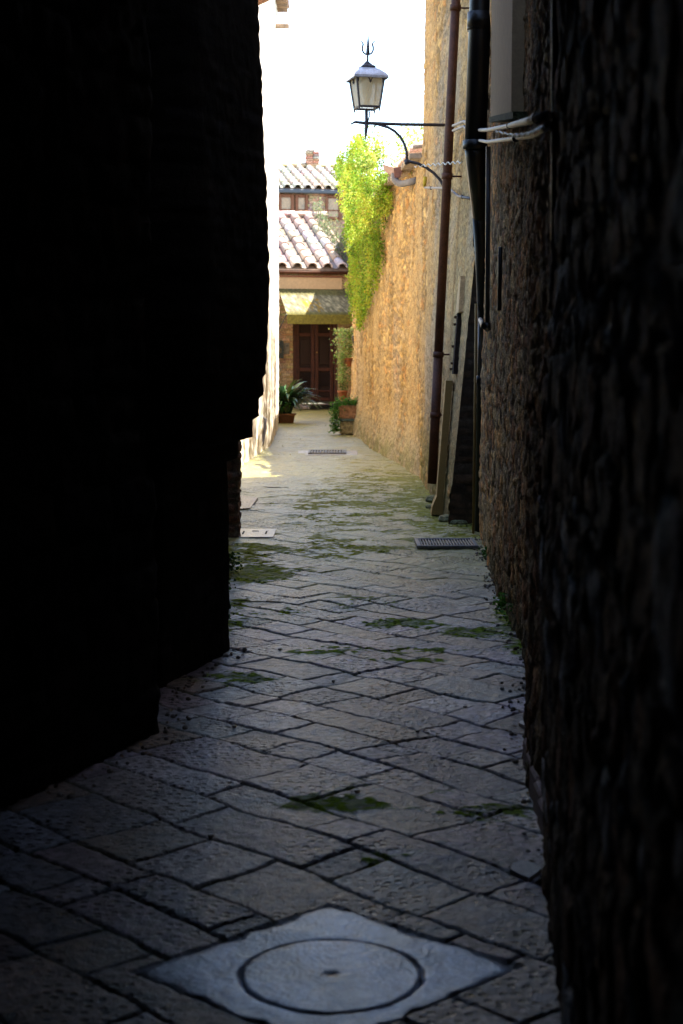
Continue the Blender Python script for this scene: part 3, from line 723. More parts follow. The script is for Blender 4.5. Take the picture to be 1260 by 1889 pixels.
# black upright pipe along the near wall's end
tag(MB().tube([P(1021, 1450, 4.36), P(1021, 900, 4.34), P(1024, 240, 4.36), P(1024, -60, 4.36), Vector((P(1024, 0, 4.36).x, 4.36, 7))], .011, 8).build('black_riser', M_black, None, True), 'thin black upright pipe at the end of the dark wall nearest the viewer', 'pipe')

# ------------------------------------------------------------------ LAMP
LY = 16.2
def L(px, py, dy=0): p = P(px, py, LY); p.y += dy; return p
t = thing('wall_lamp', 'wrought iron street lantern with frosted panes on a scrolled wall bracket', 'street lamp', L(835, 230))
br = MB()
br.tube([L(650, 233), L(647, 229), L(655, 225), L(672, 227), L(700, 228), L(745, 229.5), L(845, 231)], [.005, .008, .014, .018, .018, .017, .017], 8)
br.build('arm', M_iron, t, True)
mb = MB()
cur = [(692, 236), (691, 232), (696, 230), (704, 232), (716, 235), (728, 242), (739, 253), (746, 266), (750, 280), (751, 297)]
mb.tube([L(*c) for c in cur], [.005, .007, .01, .012]+[.015]*6, 8)
cur = [(751, 297), (760, 299), (772, 302), (786, 309), (800, 319), (812, 332), (822, 350), (838, 372)]
mb.tube([L(*c) for c in cur], .016, 8)
mb.tube([L(749, 294), L(752, 303)], .028, 8)
mb.build('scroll_brace', M_iron, t, True)
mb = MB(); mb.tube([L(676, 201), L(676, 222), L(676, 228)], [.019, .018, .026], 8); mb.tube([L(676, 226), L(676, 234), L(675, 242), L(674.5, 259)], [.026, .02, .02, .002], 8)
mb.tube([L(680, 202, -.03), L(682, 212, -.03), L(679, 224, -.02)], .008, 6)
mb.build('stem', M_iron, t, True)
lc = L(677, 165); rot = R(14)
zt, zb = L(677, 141).z, L(677, 199).z
wt, wb = .150, .108
def corner(w, z, k, s=1.0):
    an = rot+math.pi/4+k*math.pi/2; return Vector((lc.x+w*math.sqrt(2)*math.cos(an)*s, lc.y+w*math.sqrt(2)*math.sin(an)*s, z))
fr = MB()
for k in range(4):
    fr.tube([corner(wt, zt, k), corner(wb, zb, k), corner(wb*.99, zb-.05, k)], [.013, .012, .002], 6)
    fr.tube([corner(wt, zt, k), corner(wt, zt, k+1)], .012, 6); fr.tube([corner(wb, zb, k), corner(wb, zb, k+1)], .012, 6)
    for f in (.12, .88):                                              # the little spikes below each side
        p = corner(wb, zb, k).lerp(corner(wb, zb, k+1), f); fr.tube([p, p-Vector((0, 0, .045))], [.007, .001], 5)
    # pointed double arch across the top of each pane
    A, B_ = corner(wt, zt, k, 1.01), corner(wt, zt, k+1, 1.01); A2, B2 = corner(wb, zb, k, 1.01), corner(wb, zb, k+1, 1.01)
    def pt(u_, d_): return A.lerp(B_, u_).lerp(A2.lerp(B2, u_), d_)
    pts = [(.04, .25), (.06, .12), (.14, .05), (.25, .02), (.36, .05), (.44, .12), (.5, .24), (.56, .12), (.64, .05), (.75, .02), (.86, .05), (.94, .12), (.96, .25)]
    fr.tube([pt(*q) for q in pts], .0065, 5)
    fr.tube([pt(.5, .17), pt(.5, .22), pt(.5, .27)], [.002, .016, .002], 6)
fr.build('frame', M_iron, t)
for k in range(4):
    mb = MB(); a, b_, c, d = corner(wt, zt, k, .965), corner(wt, zt, k+1, .965), corner(wb, zb, k+1, .965), corner(wb, zb, k, .965)
    nrm = (b_-a).cross(d-a).normalized()*.004
    mb.add([a, b_, c, d], [(0, 1, 2, 3)]); mb.build('pane', M_pane, t)
mb = MB(); mb.lathe([(.028, zb+.02), (.03, zb+.08), (.055, zb+.16), (.06, zb+.2), (.04, zb+.26), (.02, zb+.28)], (lc.x, lc.y, 0), 14); mb.build('bulb', M_pane, t, True)
rf = MB(); z1, z2, z3 = L(677, 141).z, L(677, 124).z, L(677, 115).z
we, wtop = .176, .055
rings = [(we*1.05, z1-.035), (we*1.02, z1-.01), (we*.93, z1+.012), (we*.62, z1+.06), (wtop, z2)]
vs = []; fs = []
for w_, z_ in rings: vs += [corner(w_, z_, k) for k in range(4)]
for w_, z_ in rings[::-1]: vs += [corner(w_*.97, z_-.006, k) for k in range(4)]
nr = len(rings)*2
for i in range(nr-1):
    for k in range(4): fs.append((i*4+k, i*4+(k+1) % 4, i*4+4+(k+1) % 4, i*4+4+k))
rf.add(vs, fs); rf.build('roof', M_tin, t)
cpp = MB(); rings = [(.074, z2-.008), (.074, z2+.004), (.046, z2+.022), (.012, z3+.01)]
vs = []; fs = []
for w_, z_ in rings: vs += [corner(w_, z_, k) for k in range(4)]
for i in range(3):
    for k in range(4): fs.append((i*4+k, i*4+(k+1) % 4, i*4+4+(k+1) % 4, i*4+4+k))
fs += [(3, 2, 1, 0), (12, 13, 14, 15)]
cpp.add(vs, fs); cpp.build('roof_cap', M_iron, t)
fn = MB()
fn.tube([L(678, 117), L(678.3, 101), L(678.5, 99), L(678.7, 92), L(679, 80), L(679.3, 63)], [.012, .011, .022, .019, .013, .002], 8)
for s_ in (-1, 1):
    cur = [(0, 101), (4, 100), (8, 97), (10, 92), (10, 87), (8.5, 82), (10, 78), (14, 75)]
    fn.tube([L(678.5+s_*c, y_) for c, y_ in cur], [.009]*6+[.007, .004], 6)
fn.build('finial', M_iron, t, True)

# ------------------------------------------------------------------ rain hopper on the garden wall
t = thing('rain_hopper', 'reddish rain hopper with a curved grey pipe at the top of the garden wall', 'rain hopper', P(735, 318, 21.6))
mb = MB()
ya = 21.4
A = [P(706, 306, ya+.9), P(738, 308, ya), P(742, 318, ya), P(734, 328, ya), P(722, 327, ya), P(708, 316, ya+.9)]
mb.prism([P(726, 310, ya), P(746, 306, ya), P(739, 327, ya), P(729, 328, ya)], [p+Vector((-.02, .25, 0)) for p in (P(726, 310, ya), P(746, 306, ya), P(739, 327, ya), P(729, 328, ya))])
mb.prism([P(706, 303, ya+.8), P(709, 316, ya+.8), P(728, 327, ya), P(726, 309, ya)], [p+Vector((.03, .05, 0)) for p in (P(706, 303, ya+.8), P(709, 316, ya+.8), P(728, 327, ya), P(726, 309, ya))])
mb.build('hopper', M_red, t)
mb = MB(); mb.tube([P(727, 322, 21.5), P(728, 331, 21.45), P(733, 337, 21.4), P(742, 339, 21.3), P(756, 336, 21.1), P(770, 332, 20.7)], .048, 12); mb.build('bent_pipe', M_grey, t, True)

# ------------------------------------------------------------------ CLIMBER
rng = random.Random(3)
gx = lambda y: float(np.interp(y, [p[1] for p in GW], [p[0] for p in GW]))
t = thing('climbing_plant', 'bright yellow-green climber spilling over the garden wall beside the lamp', 'climber', (.5, 26, 4))
mb = MB()
bot_y = [22.9, 23.4, 24.0, 24.8, 25.6, 26.5, 27.3, 28.2, 29.0, 29.8, 30.6, 31.2]
bot_z = [3.95, 3.45, 3.15, 3.05, 2.85, 2.6, 2.4, 2.45, 2.4, 2.75, 3.2, 3.9]
clumps = []
for k in range(265):
    y = rng.uniform(22.9, 31.0); zb_ = float(np.interp(y, bot_y, bot_z)); f = rng.random()**.75
    z = zb_+((4.7 if y < 24 else 5.0)-zb_)*f; thick = (.10+.50*f)*max(.25, min(1, 1-(y-27.6)/4.2))
    clumps.append((y, z, rng.uniform(.25, 1.)*thick, rng.uniform(.12, .24)))
lcols = [(.27, .36, .03), (.18, .28, .022), (.35, .42, .04), (.12, .20, .018), (.40, .45, .05)]
for (y, z, off, r) in clumps:
    base = rng.choice(lcols)
    for q in range(150):
        d = Vector((rng.gauss(0, 1), rng.gauss(0, 1), rng.gauss(0, 1))).normalized()*r*rng.random()**.4
        p = Vector((gx(y)-off+d.x*.7, y+d.y*1.2, z+d.z))
        wx = gx(p.y)-.03
        if p.z < 4.05 and p.x > wx: p.x = wx-rng.random()*.05
        dr = Vector((rng.gauss(-.5, .6), rng.gauss(-.2, .7), rng.gauss(-.5, .5))).normalized()*rng.uniform(.026, .05)
        mb.leaf(p, dr, dr.length*.36, Vector((rng.gauss(0, 1), rng.gauss(0, 1), rng.gauss(0, 1))), tuple(c*rng.uniform(.75, 1.25) for c in base))
for k in range(75):                                                   # trailing shoots
    y = rng.uniform(24, 30.4); zb_ = float(np.interp(y, bot_y, bot_z)); x = gx(y)-rng.uniform(.05, .2)
    n = rng.randint(10, 30); z = zb_+.2; base = rng.choice(lcols)
    for q in range(n*3):
        z2 = z-(q/3)*.022; p = Vector((x+rng.gauss(0, .03), y+rng.gauss(0, .04), z2))
        dr = Vector((rng.gauss(-.3, .7), rng.gauss(0, .7), rng.gauss(-.6, .5))).normalized()*rng.uniform(.03, .055)
        mb.leaf(p, dr, dr.length*.36, Vector((rng.gauss(0, 1), rng.gauss(0, 1), 1)), tuple(c*rng.uniform(.8, 1.2) for c in base))
mb.build('foliage', M_leaf, t)
mb = MB()
for k in range(9):
    y = 23.6+k*.85; zb_ = float(np.interp(y, bot_y, bot_z)); x = gx(y)
    mb.tube([(x+.25, y, 4.25), (x-.03, y+.05, 4.3), (x-.10, y-.05, 3.8), (x-.07, y+.1, (3.8+zb_)/2), (x-.06, y, zb_+.2)], [.02, .018, .014, .01, .004], 6); mb.build('stem', M_bark, t, True); mb = MB()
# shrub standing on the terrace behind the coping, in full sun
t = thing('sunlit_shrub', 'pale sunlit shrub standing behind the tile coping of the garden wall', 'shrub', (1.6, 23, 4))
mb = MB()
for k in range(120):
    c = Vector((rng.gauss(1.5, .45), rng.uniform(21.0, 27.0), 0)); c.z = rng.uniform(4.15, 5.0)-max(0, 1.2-c.x)*.4
    base = rng.choice([(.30, .38, .09), (.38, .44, .14), (.24, .33, .06)])
    for q in range(45):
        d = Vector((rng.gauss(0, 1), rng.gauss(0, 1), rng.gauss(0, 1))).normalized()*.2*rng.random()**.5
        dr = Vector((rng.gauss(0, 1), rng.gauss(0, 1), rng.gauss(0, 1))).normalized()*rng.uniform(.04, .07)
        mb.leaf(c+d, dr, dr.length*.36, Vector((0, .3, 1)), tuple(x*rng.uniform(.8, 1.2) for x in base))
mb.build('foliage', M_leaf, t)
mb = MB()
for k in range(10): mb = MB(); mb.tube([(1.6+rng.gauss(0, .1), 23+k*.3, 3.6), (1.5+rng.gauss(0, .3), 22.5+k*.4, 4.7)], [.02, .006], 5); mb.build('stem', M_bark, t)
# terrace the shrub stands on (earth held by the garden wall)
mb = MB(); mb.box((4.2, 29.5, 1.8), (6.0, 18.5, 3.7)); struct(mb.build('terrace', M_earth))

# ------------------------------------------------------------------ END HOUSE
HA = R(14); HO = P(510, 745, 44.4); HO.z = 0
ca, sa = math.cos(HA), math.sin(HA)
def hf(p): return Vector((HO.x+p.x*ca-p.y*sa, HO.y+p.x*sa+p.y*ca, p.z))   # local: x along front, y inwards, z up
def ha(px): return (px-510)/F*44.8/ca*1.01
def hz(py): return P(575, py, 44.6).z
eh = thing('entry_house', 'small buff house closing the alley, with a double brown door and tiled roof', 'house', HO)
HB = lambda: MB(hf)
dl, dr_ = ha(541), ha(621); dt = hz(560)
front_cols = [(.42, .26, .11), (.46, .30, .14), (.38, .24, .10), (.50, .34, .17)]
# brick front with a door opening
mb = HB(); rowz = 0; k = 0
z = 0
while z < 3.85:
    hgt = .072; a = -1.2-.13*(k % 2)
    while a < 2.6:
        w = .25; a2 = a+w-.012
        lo, hi = max(a, -1.2), min(a2, 2.6)
        segs = [(lo, hi)]
        if z < dt:
            segs = []
            if lo < dl-.02: segs.append((lo, min(hi, dl-.02)))
            if hi > dr_+.02: segs.append((max(lo, dr_+.02), hi))
        for l_, h_ in segs:
            if h_-l_ > .01: mb.box(((l_+h_)/2, .10+random.uniform(-.004, .004), z+hgt/2), (h_-l_, .2, hgt-.012), col=tuple(c*random.uniform(.85, 1.15) for c in random.choice(front_cols)))
        a += w
    z += hgt; k += 1
mb.box((-.62+dl/2-.02, .125, 1.9), (dl+1.16, .2, 3.8), col=(.36, .26, .14)); mb.box(((dr_+2.6)/2, .125, 1.9), (2.58-dr_, .2, 3.8), col=(.36, .26, .14)); mb.box(((dl+dr_)/2, .125, (dt+3.8)/2), (dr_-dl+.04, .2, 3.8-dt), col=(.36, .26, .14))
mb.build('wall', M_wall, eh)
mb = HB(); mb.box((.7, 4.5, 1.9), (3.7, .3, 3.8), col=(.4, .3, .2)); mb.box((-1.05, 2.3, 1.9), (.3, 4.2, 3.8), col=(.4, .3, .2)); mb.box((2.45, 2.3, 1.9), (.3, 4.2, 3.8), col=(.4, .3, .2)); mb.build('rear_wall', M_wall, eh)
mb = HB(); mb.box((.55, -.04, (hz(512)+hz(533))/2), (2.8, .06, hz(512)-hz(533)), col=(.55, .42, .27)); mb.build('cream_band', M_plaster, eh, label='cream plaster band under the gutter')
mb = HB(); mb.box((.55, -.03, hz(510)), (2.85, .14, .05)); mb.build('fascia', M_frame, eh)
mb = HB(); zg = hz(505)
prof = [(-.14+.075*math.cos(tt)*1.0, zg+.06-.075*math.sin(tt)) for tt in np.linspace(0, math.pi, 9)]
inn = [(-.14+.066*math.cos(tt), zg+.06-.066*math.sin(tt)) for tt in np.linspace(math.pi, 0, 9)]
ol = prof+inn
mb.prism([Vector((-1.3, y_, z_)) for y_, z_ in ol], [Vector((ha(636), y_, z_)) for y_, z_ in ol]); mb.build('gutter', M_brownm, eh, True)
# roof of barrel tiles
def barrel_roof(tf, a0, a1, eave_z, ridge_z, run, pitch_w, rows, cols, parent, mat, y0=-.12):
    mb = MB(tf); n = int((a1-a0)/pitch_w)
    sl = Vector((0, run, ridge_z-eave_z)); nrm = Vector((0, -(ridge_z-eave_z), run)).normalized(); L_ = sl.length/rows
    sd = sl.normalized()
    for i in range(n+1):
        a = a0+i*pitch_w
        for j in range(rows):
            b0 = Vector((a+random.uniform(-.012, .012), y0, eave_z))+sd*(j*L_)
            col = tuple(c*random.uniform(.88, 1.12) for c in random.choice(cols))
            R0, R1 = pitch_w*.33, pitch_w*.27
            an = np.linspace(-.15, math.pi+.15, 8)
            def ring(base, r, lift): return [base+Vector((1, 0, 0))*(r*math.cos(t_))+nrm*(r*.85*math.sin(t_)+lift) for t_ in an]
            e = b0+sd*(L_*1.08)
            o_, i_ = ring(b0, R0, .035), ring(b0, R0*.8, .03)
            vs = o_+ring(e, R1, .012)+i_+ring(e, R1*.8, .008)
            m_ = len(an); fs = []
            for q in range(m_-1):
                fs.append((q, q+1, m_+q+1, m_+q)); fs.append((2*m_+q+1, 2*m_+q, 3*m_+q, 3*m_+q+1)); fs.append((q+1, q, 2*m_+q, 2*m_+q+1))
            mb.add(vs, fs, col)
            # channel tile between, its colour darkened to give the gap shadow
            c0 = b0+Vector((pitch_w*.5, 0, 0)); e2 = e+Vector((pitch_w*.5, 0, 0)); an2 = np.linspace(math.pi+.2, 2*math.pi-.2, 6); m2 = 6
            g0 = [c0+Vector((1, 0, 0))*(pitch_w*.34*math.cos(t_))+nrm*(.05+pitch_w*.2*math.sin(t_)+.02) for t_ in an2]
            g1 = [e2+Vector((1, 0, 0))*(pitch_w*.34*math.cos(t_))+nrm*(.05+pitch_w*.2*math.sin(t_)) for t_ in an2]
            mb.add(g0+g1, [(q, q+1, m2+q+1, m2+q) for q in range(m2-1)], tuple(c*.45 for c in col))
    und = [Vector((a0-.1, y0, eave_z-.03)), Vector((a1+.15, y0, eave_z-.03)), Vector((a1+.15, y0+run, ridge_z-.03)), Vector((a0-.1, y0+run, ridge_z-.03))]
    mb.prism([p-nrm*.10 for p in und], [p-nrm*.02 for p in und], (.25, .17, .12))
    return mb
tcols = [(.48, .38, .31), (.43, .32, .25), (.52, .45, .39), (.38, .28, .21)]
ez, rz_ = hz(494), P(575, 398, 49).z
mb = barrel_roof(hf, -.75, ha(650), ez, rz_, 4.6, .45, 8, tcols, eh, M_tile)
rfo = mb.build('roof', M_tile, eh, True)
mb = HB()
for k in range(7):
    a = -1.1+k*.52; ring0 = [Vector((a, 4.5+.13*math.cos(t_), rz_+.02+.13*math.sin(t_))) for t_ in np.linspace(0, math.pi, 8)]
    ring1 = [p+Vector((.56, 0, .02)) for p in ring0]
    mb.prism(ring0, ring1, tuple(c*random.uniform(.85, 1.15) for c in (.52, .36, .28)))
mb.build('ridge_tiles', M_tile, rfo, True)
# back slope so the roof is closed
mb = HB(); mb.prism([Vector((-.9, 4.45, rz_-.03)), Vector((2.3, 4.45, rz_-.03)), Vector((2.3, 5.6, 3.8)), Vector((-.9, 5.6, 3.8))], [Vector((-.9, 4.45, rz_-.12)), Vector((2.3, 4.45, rz_-.12)), Vector((2.3, 5.6, 3.7)), Vector((-.9, 5.6, 3.7))], (.4, .25, .18)); mb.build('rear_slope', M_tile, eh)
# door
dz0, dz1 = hz(741), dt
dm = (dl+dr_)/2; dw = (dr_-dl)
door = HB(); door.box((dm, .215, (dz0+dz1)/2), (dw, .03, dz1-dz0)); door.build('door_backing', M_panel, eh)
mb = HB()
for s_ in (0, 1): mb.box((dl+.045 if s_ == 0 else dr_-.045, .15, (dz0+dz1)/2), (.09, .16, dz1-dz0), bev=.01)
mb.build('door_frame', M_wood, eh)
for s_ in (0, 1):
    x0 = dl+.10 if s_ == 0 else dm+.01; x1 = dm-.01 if s_ == 0 else dr_-.10; cx_ = (x0+x1)/2; w = x1-x0
    mb = HB()
    yl = .165
    for xx in (x0+.05, x1-.05): mb.box((xx, yl, (dz0+dz1)/2), (.10, .05, dz1-dz0-.02), bev=.008)
    for py in (737, 722, 682, 617, 590):
        zc = hz(py); mb.box((cx_, yl+.002, zc), (w-.2, .046, .10 if py != 722 else .05), bev=.008)
    lf = mb.build('door_leaf', M_wood, eh)
    mb = HB(); zA, zB = hz(675), hz(624); mb.box((cx_, yl+.012, (zA+zB)/2), (w-.26, .02, abs(zB-zA)-.08), bev=.009)
    # lozenge relief in the middle of the tall panel
    zc = hz(648); mb.prism([Vector((cx_+.06*math.sin(t_), yl+.0, zc+.11*math.cos(t_)*(1.3 if math.cos(t_) > 0 else .8))) for t_ in np.linspace(0, 2*math.pi, 12, endpoint=False)], [Vector((cx_+.08*math.sin(t_), yl+.018, zc+.13*math.cos(t_)*(1.3 if math.cos(t_) > 0 else .8))) for t_ in np.linspace(0, 2*math.pi, 12, endpoint=False)])
    mb.build('panel', M_panel, lf)
    mb = HB()
    for q in range(9): mb.box((x0+.12+(w-.24)*(q+.5)/9, yl+.01, hz(700)), ((w-.24)/9*.55, .02, hz(688)-hz(713)), bev=.004)
    mb.build('slatted_panel', M_panel, lf)
    mb = HB(); mb.box((cx_, yl+.01, hz(729)), (w-.22, .02, .12), bev=.006); mb.build('kick_panel', M_panel, lf)
    if s_ == 1:
        mb = HB(); c_ = Vector((x0+.05, yl-.035, hz(650))); mb.tube([c_+Vector((0, .04, 0)), c_, c_+Vector((0, -.03, 0))], [.014, .02, .024], 10); mb.build('knob', M_brass, lf, True)
# awning
aw = HB()
aL0, aL1 = ha(513), ha(631); bL0, bL1 = ha(517), ha(649); zt_, zb_ = hz(533), P(580, 580, 43.5).z
n = 16; m_ = 14; vs = []; fs = []; ccs = []
yo = -1.0
for layer in (0, 1):
    for j in range(m_+1):
        f = j/m_
        for i in range(n*4+1):
            g = i/(n*4); a = (aL0+(aL1-aL0)*g)*(1-f)+(bL0+(bL1-bL0)*g)*f
            z = zt_+(zb_-zt_)*f+.012*math.sin(i/2*math.pi/1.0)*.6-layer*.025
            vs.append((a, -.06+(yo+.06)*f, z))
            q = float(fbm(np.array([a*5]), np.array([f*4.]), 55, 3)[0]); q2 = float(fbm(np.array([a*14]), np.array([f*14.]), 56, 2)[0])
            c = (.17, .165, .15) if q < .52 else (.23, .225, .21)
            if q2 > .66: c = (.42, .41, .38)
            if .28 < g < .52 and q2 < .42 and f > .4: c = (.34, .22, .03)
            if f > .9: c = (.15, .15, .07)
            if f < .25: c = (.15, .15, .08) if q > .45 else (.12, .12, .07)
            ccs.append(tuple(w_*.62*k_ for w_, k_ in zip(c, (1.15, 1.05, .66))))
W = n*4+1; tot = (m_+1)*W
for layer in (0, 1):
    for j in range(m_):
        for i in range(W-1):
            k0 = layer*tot+j*W+i; fs.append((k0, k0+1, k0+W+1, k0+W))
for i in range(W-1):
    k0 = m_*W+i; fs.append((k0, k0+1, tot+k0+1, tot+k0))
aw.add(vs, fs); aw.c = ccs
awo = aw.build('canopy', M_canopy, eh, True)
mb = HB(); mb.box(((bL0+bL1)/2, yo-.01, zb_-.135), (bL1-bL0, .035, .27), bev=.008, col=(.14, .115, .018)); mb.build('valance', M_canopy, awo, label='mossy green front edge board of the canopy')
mb = HB()
mb.tube([Vector((bL0-.02, yo, zb_)), Vector((bL0-.3, -.02, zb_-.95))], .012, 6); mb.build('stay', M_iron, awo); mb = HB(); mb.tube([Vector((bL1+.02, yo, zb_)), Vector((bL1-.28, -.02, zb_-.75))], .012, 6)
mb.build('stay', M_iron, awo)
# door step and sill
mb = HB(); mb.box((dm+.05, -.10, hz(748)/2-.0), (dw+.5, .45, hz(745)+.04), bev=.015, col=(.26, .15, .12)); mb.build('doorstep', M_pave, eh)
# flat pale landing and the dark ramp in front
t = MB(hf); t.box((ha(585), -.75, .045), (1.5, .9, .09), bev=.012, col=(.23, .19, .17)); tag(t.build('landing', M_pave), 'low pale stone landing in front of the brown double door', 'step')
t = MB(hf); mz = .05
t.prism([Vector((ha(553), -1.45, .012)), Vector((ha(612), -1.20, .012)), Vector((ha(612), -1.23, .13)), Vector((ha(553), -1.47, .13))], [Vector((ha(553), -1.22, .012)), Vector((ha(612), -1.20, .012)), Vector((ha(612), -1.215, .13)), Vector((ha(553), -1.24, .13))])
tag(t.build('dark_drain_edge', M_hole), 'black wedge-shaped gap edge below the landing at the door', 'edge')
# mailbox and intercom
t = thing('mailbox', 'arched dark metal mailbox with a crest on the wall left of the door', 'mailbox', hf(Vector((ha(514), 0, 1.3))))
c0, c1 = ha(506), ha(522); zA, zB = hz(661), hz(632)
def arch(y_): return [Vector((c0, y_, zA)), Vector((c1, y_, zA))]+[Vector(((c0+c1)/2+(c1-c0)/2*math.cos(t_), y_, zB+.07*math.sin(t_))) for t_ in np.linspace(0, math.pi, 9)]
mb = HB(); mb.prism(arch(-.12), arch(.0)); mb.build('box', surf('greenish mailbox metal', col=(.06, .065, .05), tint=False, rough=.5, bump=.2, metal=.3), t)
mb = HB(); mb.tube([Vector(((c0+c1)/2+.055*math.cos(t_), -.124, (zA+zB)/2+.075*math.sin(t_))) for t_ in np.linspace(0, 2*math.pi, 16)], .010, 5); mb.tube([Vector(((c0+c1)/2-.045, -.124, (zA+zB)/2-.05)), Vector(((c0+c1)/2+.045, -.124, (zA+zB)/2+.05))], .009, 5); mb.tube([Vector(((c0+c1)/2+.045, -.124, (zA+zB)/2-.05)), Vector(((c0+c1)/2-.045, -.124, (zA+zB)/2+.05))], .009, 5); mb.build('crest', M_brass, t, True)
t = thing('intercom', 'square grey intercom plate between the mailbox and the brown door', 'intercom', hf(Vector((ha(528), 0, 1.5))))
mb = HB(); mb.box((ha(529), -.01, hz(643)), (.15, .03, .33), bev=.006, col=(.2, .17, .12)); mb.build('plate', M_canopy, t)
mb = HB(); mb.tube([Vector((ha(529), -.026, hz(638))), Vector((ha(529), -.04, hz(638)))], .022, 10); mb.build('button', M_iron, t, True)
# little wall lantern
t = thing('wall_lantern', 'small dark iron lantern on the wall right of the canopy', 'lantern', hf(Vector((ha(645), 0, hz(543)))))
c_ = Vector((ha(644.5), -.22, hz(543)))
mb = HB(); mb.lathe([(.06, -.14), (.10, .08), (.13, .09), (.08, .15), (.02, .2)], c_, 6); mb.tube([c_+Vector((0, 0, .18)), c_+Vector((0, .1, .24)), c_+Vector((0, .24, .1))], .014, 6); mb.build('frame', M_iron, t)
mb = HB(); mb.lathe([(.055, -.12), (.088, .06)], c_+Vector((0, -.012, 0)), 6); mb.build('pane', M_pane, t)

# ------------------------------------------------------------------ REAR HOUSE
RY = 56.0
rh = thing('rear_house', 'brick house rising behind the entry house, with brown windows and a chimney', 'house', (-1, RY, 0))
x0, x1 = P(470, 350, RY).x, P(690, 350, RY).x; ze = P(575, 352, RY).z; zr = P(575, 309, RY+4).z
RA = R(12); RX0 = P(575, 350, RY).x
rtf = lambda p: Vector((RX0+(p.x-RX0)*math.cos(RA)-p.y*math.sin(RA), RY+(p.x-RX0)*math.sin(RA)+p.y*math.cos(RA), p.z))
RB = lambda: MB(rtf)
mb = RB(); z = ze-1.6; k = 0
wins = [(512, 541), (544, 568), (601, 632)]
wz0, wz1 = P(575, 404, RY).z, P(575, 359, RY).z
mb.box(((x0+x1)/2, .3, ze/2), (x1-x0, .3, ze), col=(.40, .26, .15))
while z < ze-.02:
    a = x0-.12*(k % 2)
    while a < x1:
        l_, h_ = a, a+.29
        cxm = (l_+h_)/2
        if not any(P(w0, 0, RY).x < cxm < P(w1, 0, RY).x for w0, w1 in wins): mb.box((cxm, .14, z+.04), (.28, .06, .075), col=tuple(c*random.uniform(.8, 1.2) for c in (.47, .30, .18)))
        a += .30
    z += .09; k += 1
mb.build('wall', M_wall, rh)
for w0, w1 in wins:
    a, b_ = P(w0, 0, RY).x, P(w1, 0, RY).x
    mb = RB()
    for xx in (a+.05, b_-.05): mb.box((xx, .08, (wz0+wz1)/2), (.11, .1, wz1-wz0), bev=.01)
    for zz in (wz0+.05, wz1-.05): mb.box(((a+b_)/2, .085, zz), (b_-a-.22, .09, .10), bev=.01)
    mb.box(((a+b_)/2, .09, wz0+.33), (b_-a-.22, .05, .035))
    w_ = mb.build('window', M_frame, rh)
    mb = RB(); mb.box(((a+b_)/2, .12, (wz0+wz1)/2), (b_-a-.2, .02, wz1-wz0-.18)); mb.build('pane', M_glass, w_)
mb = RB(); mb.box(((x0+x1)/2, -.06, ze-.03), (x1-x0, .14, .15), bev=.03); mb.build('gutter', M_dgrey, rh)
mb = barrel_roof(rtf, x0, x1, ze+.08, zr, 4.0, .38, 7, [(.52, .42, .33), (.56, .48, .40), (.46, .36, .27), (.5, .45, .33)], rh, M_tile)
ro = mb.build('roof', M_tile, rh, True)
mb = RB()
for k in range(int((x1-x0)/.5)):
    a = x0+k*.5; ring0 = [Vector((a, 3.85+.14*math.cos(t_), zr+.0+.14*math.sin(t_)+random.uniform(-.02, .02))) for t_ in np.linspace(0, math.pi, 8)]
    mb.prism(ring0, [p+Vector((.54, 0, .02)) for p in ring0], random.choice([(.42, .32, .14), (.40, .28, .16), (.34, .28, .12)]))
mb.build('ridge_tiles', M_tile, ro, True)
mb = RB(); ccx = P(577, 300, RY+4).x+.82; cz0 = zr-.3; 
for k in range(6):
    z = zr+.05+k*.09
    for q in range(2): mb.box((ccx-.12+q*.26-(.03 if k % 2 else 0), 3.9, z+.04), (.24, .4, .075), bev=.008, col=tuple(c*random.uniform(.8, 1.2) for c in random.choice([(.42, .2, .12), (.5, .36, .24), (.45, .28, .17)])))
mb.box((ccx, 3.9, zr-.1), (.46, .36, .4), col=(.45, .33, .2)); mb.box((ccx-.10, 3.9, zr+.62), (.30, .42, .07), bev=.01, col=(.40, .33, .26))
mb.build('chimney', M_wall, ro)
mb = RB(); mb.prism([Vector((x0, 3.9, zr-.05)), Vector((x1, 3.9, zr-.05)), Vector((x1, 7.5, ze)), Vector((x0, 7.5, ze))], [Vector((x0, 3.9, zr-.15)), Vector((x1, 3.9, zr-.15)), Vector((x1, 7.5, ze-.1)), Vector((x0, 7.5, ze-.1))], (.4, .27, .2)); mb.build('rear_slope', M_tile, rh)

# shrub at the right edge of the front roof
t = thing('roof_side_shrub', 'grey-green straggling shrub at the right edge of the tiled roof', 'shrub', hf(Vector((2.25, 1, 3))))
mb = MB()
for k in range(60):
    p0 = hf(Vector((rng.uniform(2.0, 2.35), rng.uniform(.2, 4.4), 0))); f = rng.random(); p0.z = ez+(rz_-ez)*((p0.y-HO.y)/4.6)+rng.uniform(-.3, .35)
    base = rng.choice([(.14, .16, .08), (.20, .21, .12), (.10, .13, .05)])
    for q in range(30):
        d = Vector((rng.gauss(0, .1), rng.gauss(0, .2), rng.gauss(0, .14))); dr = Vector((rng.gauss(0, 1), rng.gauss(0, 1), rng.gauss(.4, 1))).normalized()*rng.uniform(.06, .11)
        mb.leaf(p0+d, dr, dr.length*.25, Vector((rng.gauss(0, 1), .3, 1)), tuple(c*rng.uniform(.75, 1.25) for c in base))
mb.build('foliage', M_leaf, t)
mb = MB()
for k in range(8): 
    p0 = hf(Vector((2.3, .3+k*.5, 0))); mb.tube([(p0.x+.1, p0.y, 2.6), (p0.x-.1, p0.y, ez+.2+k*.2)], [.02, .006], 5); mb.build('stem', M_bark, t); mb = MB()


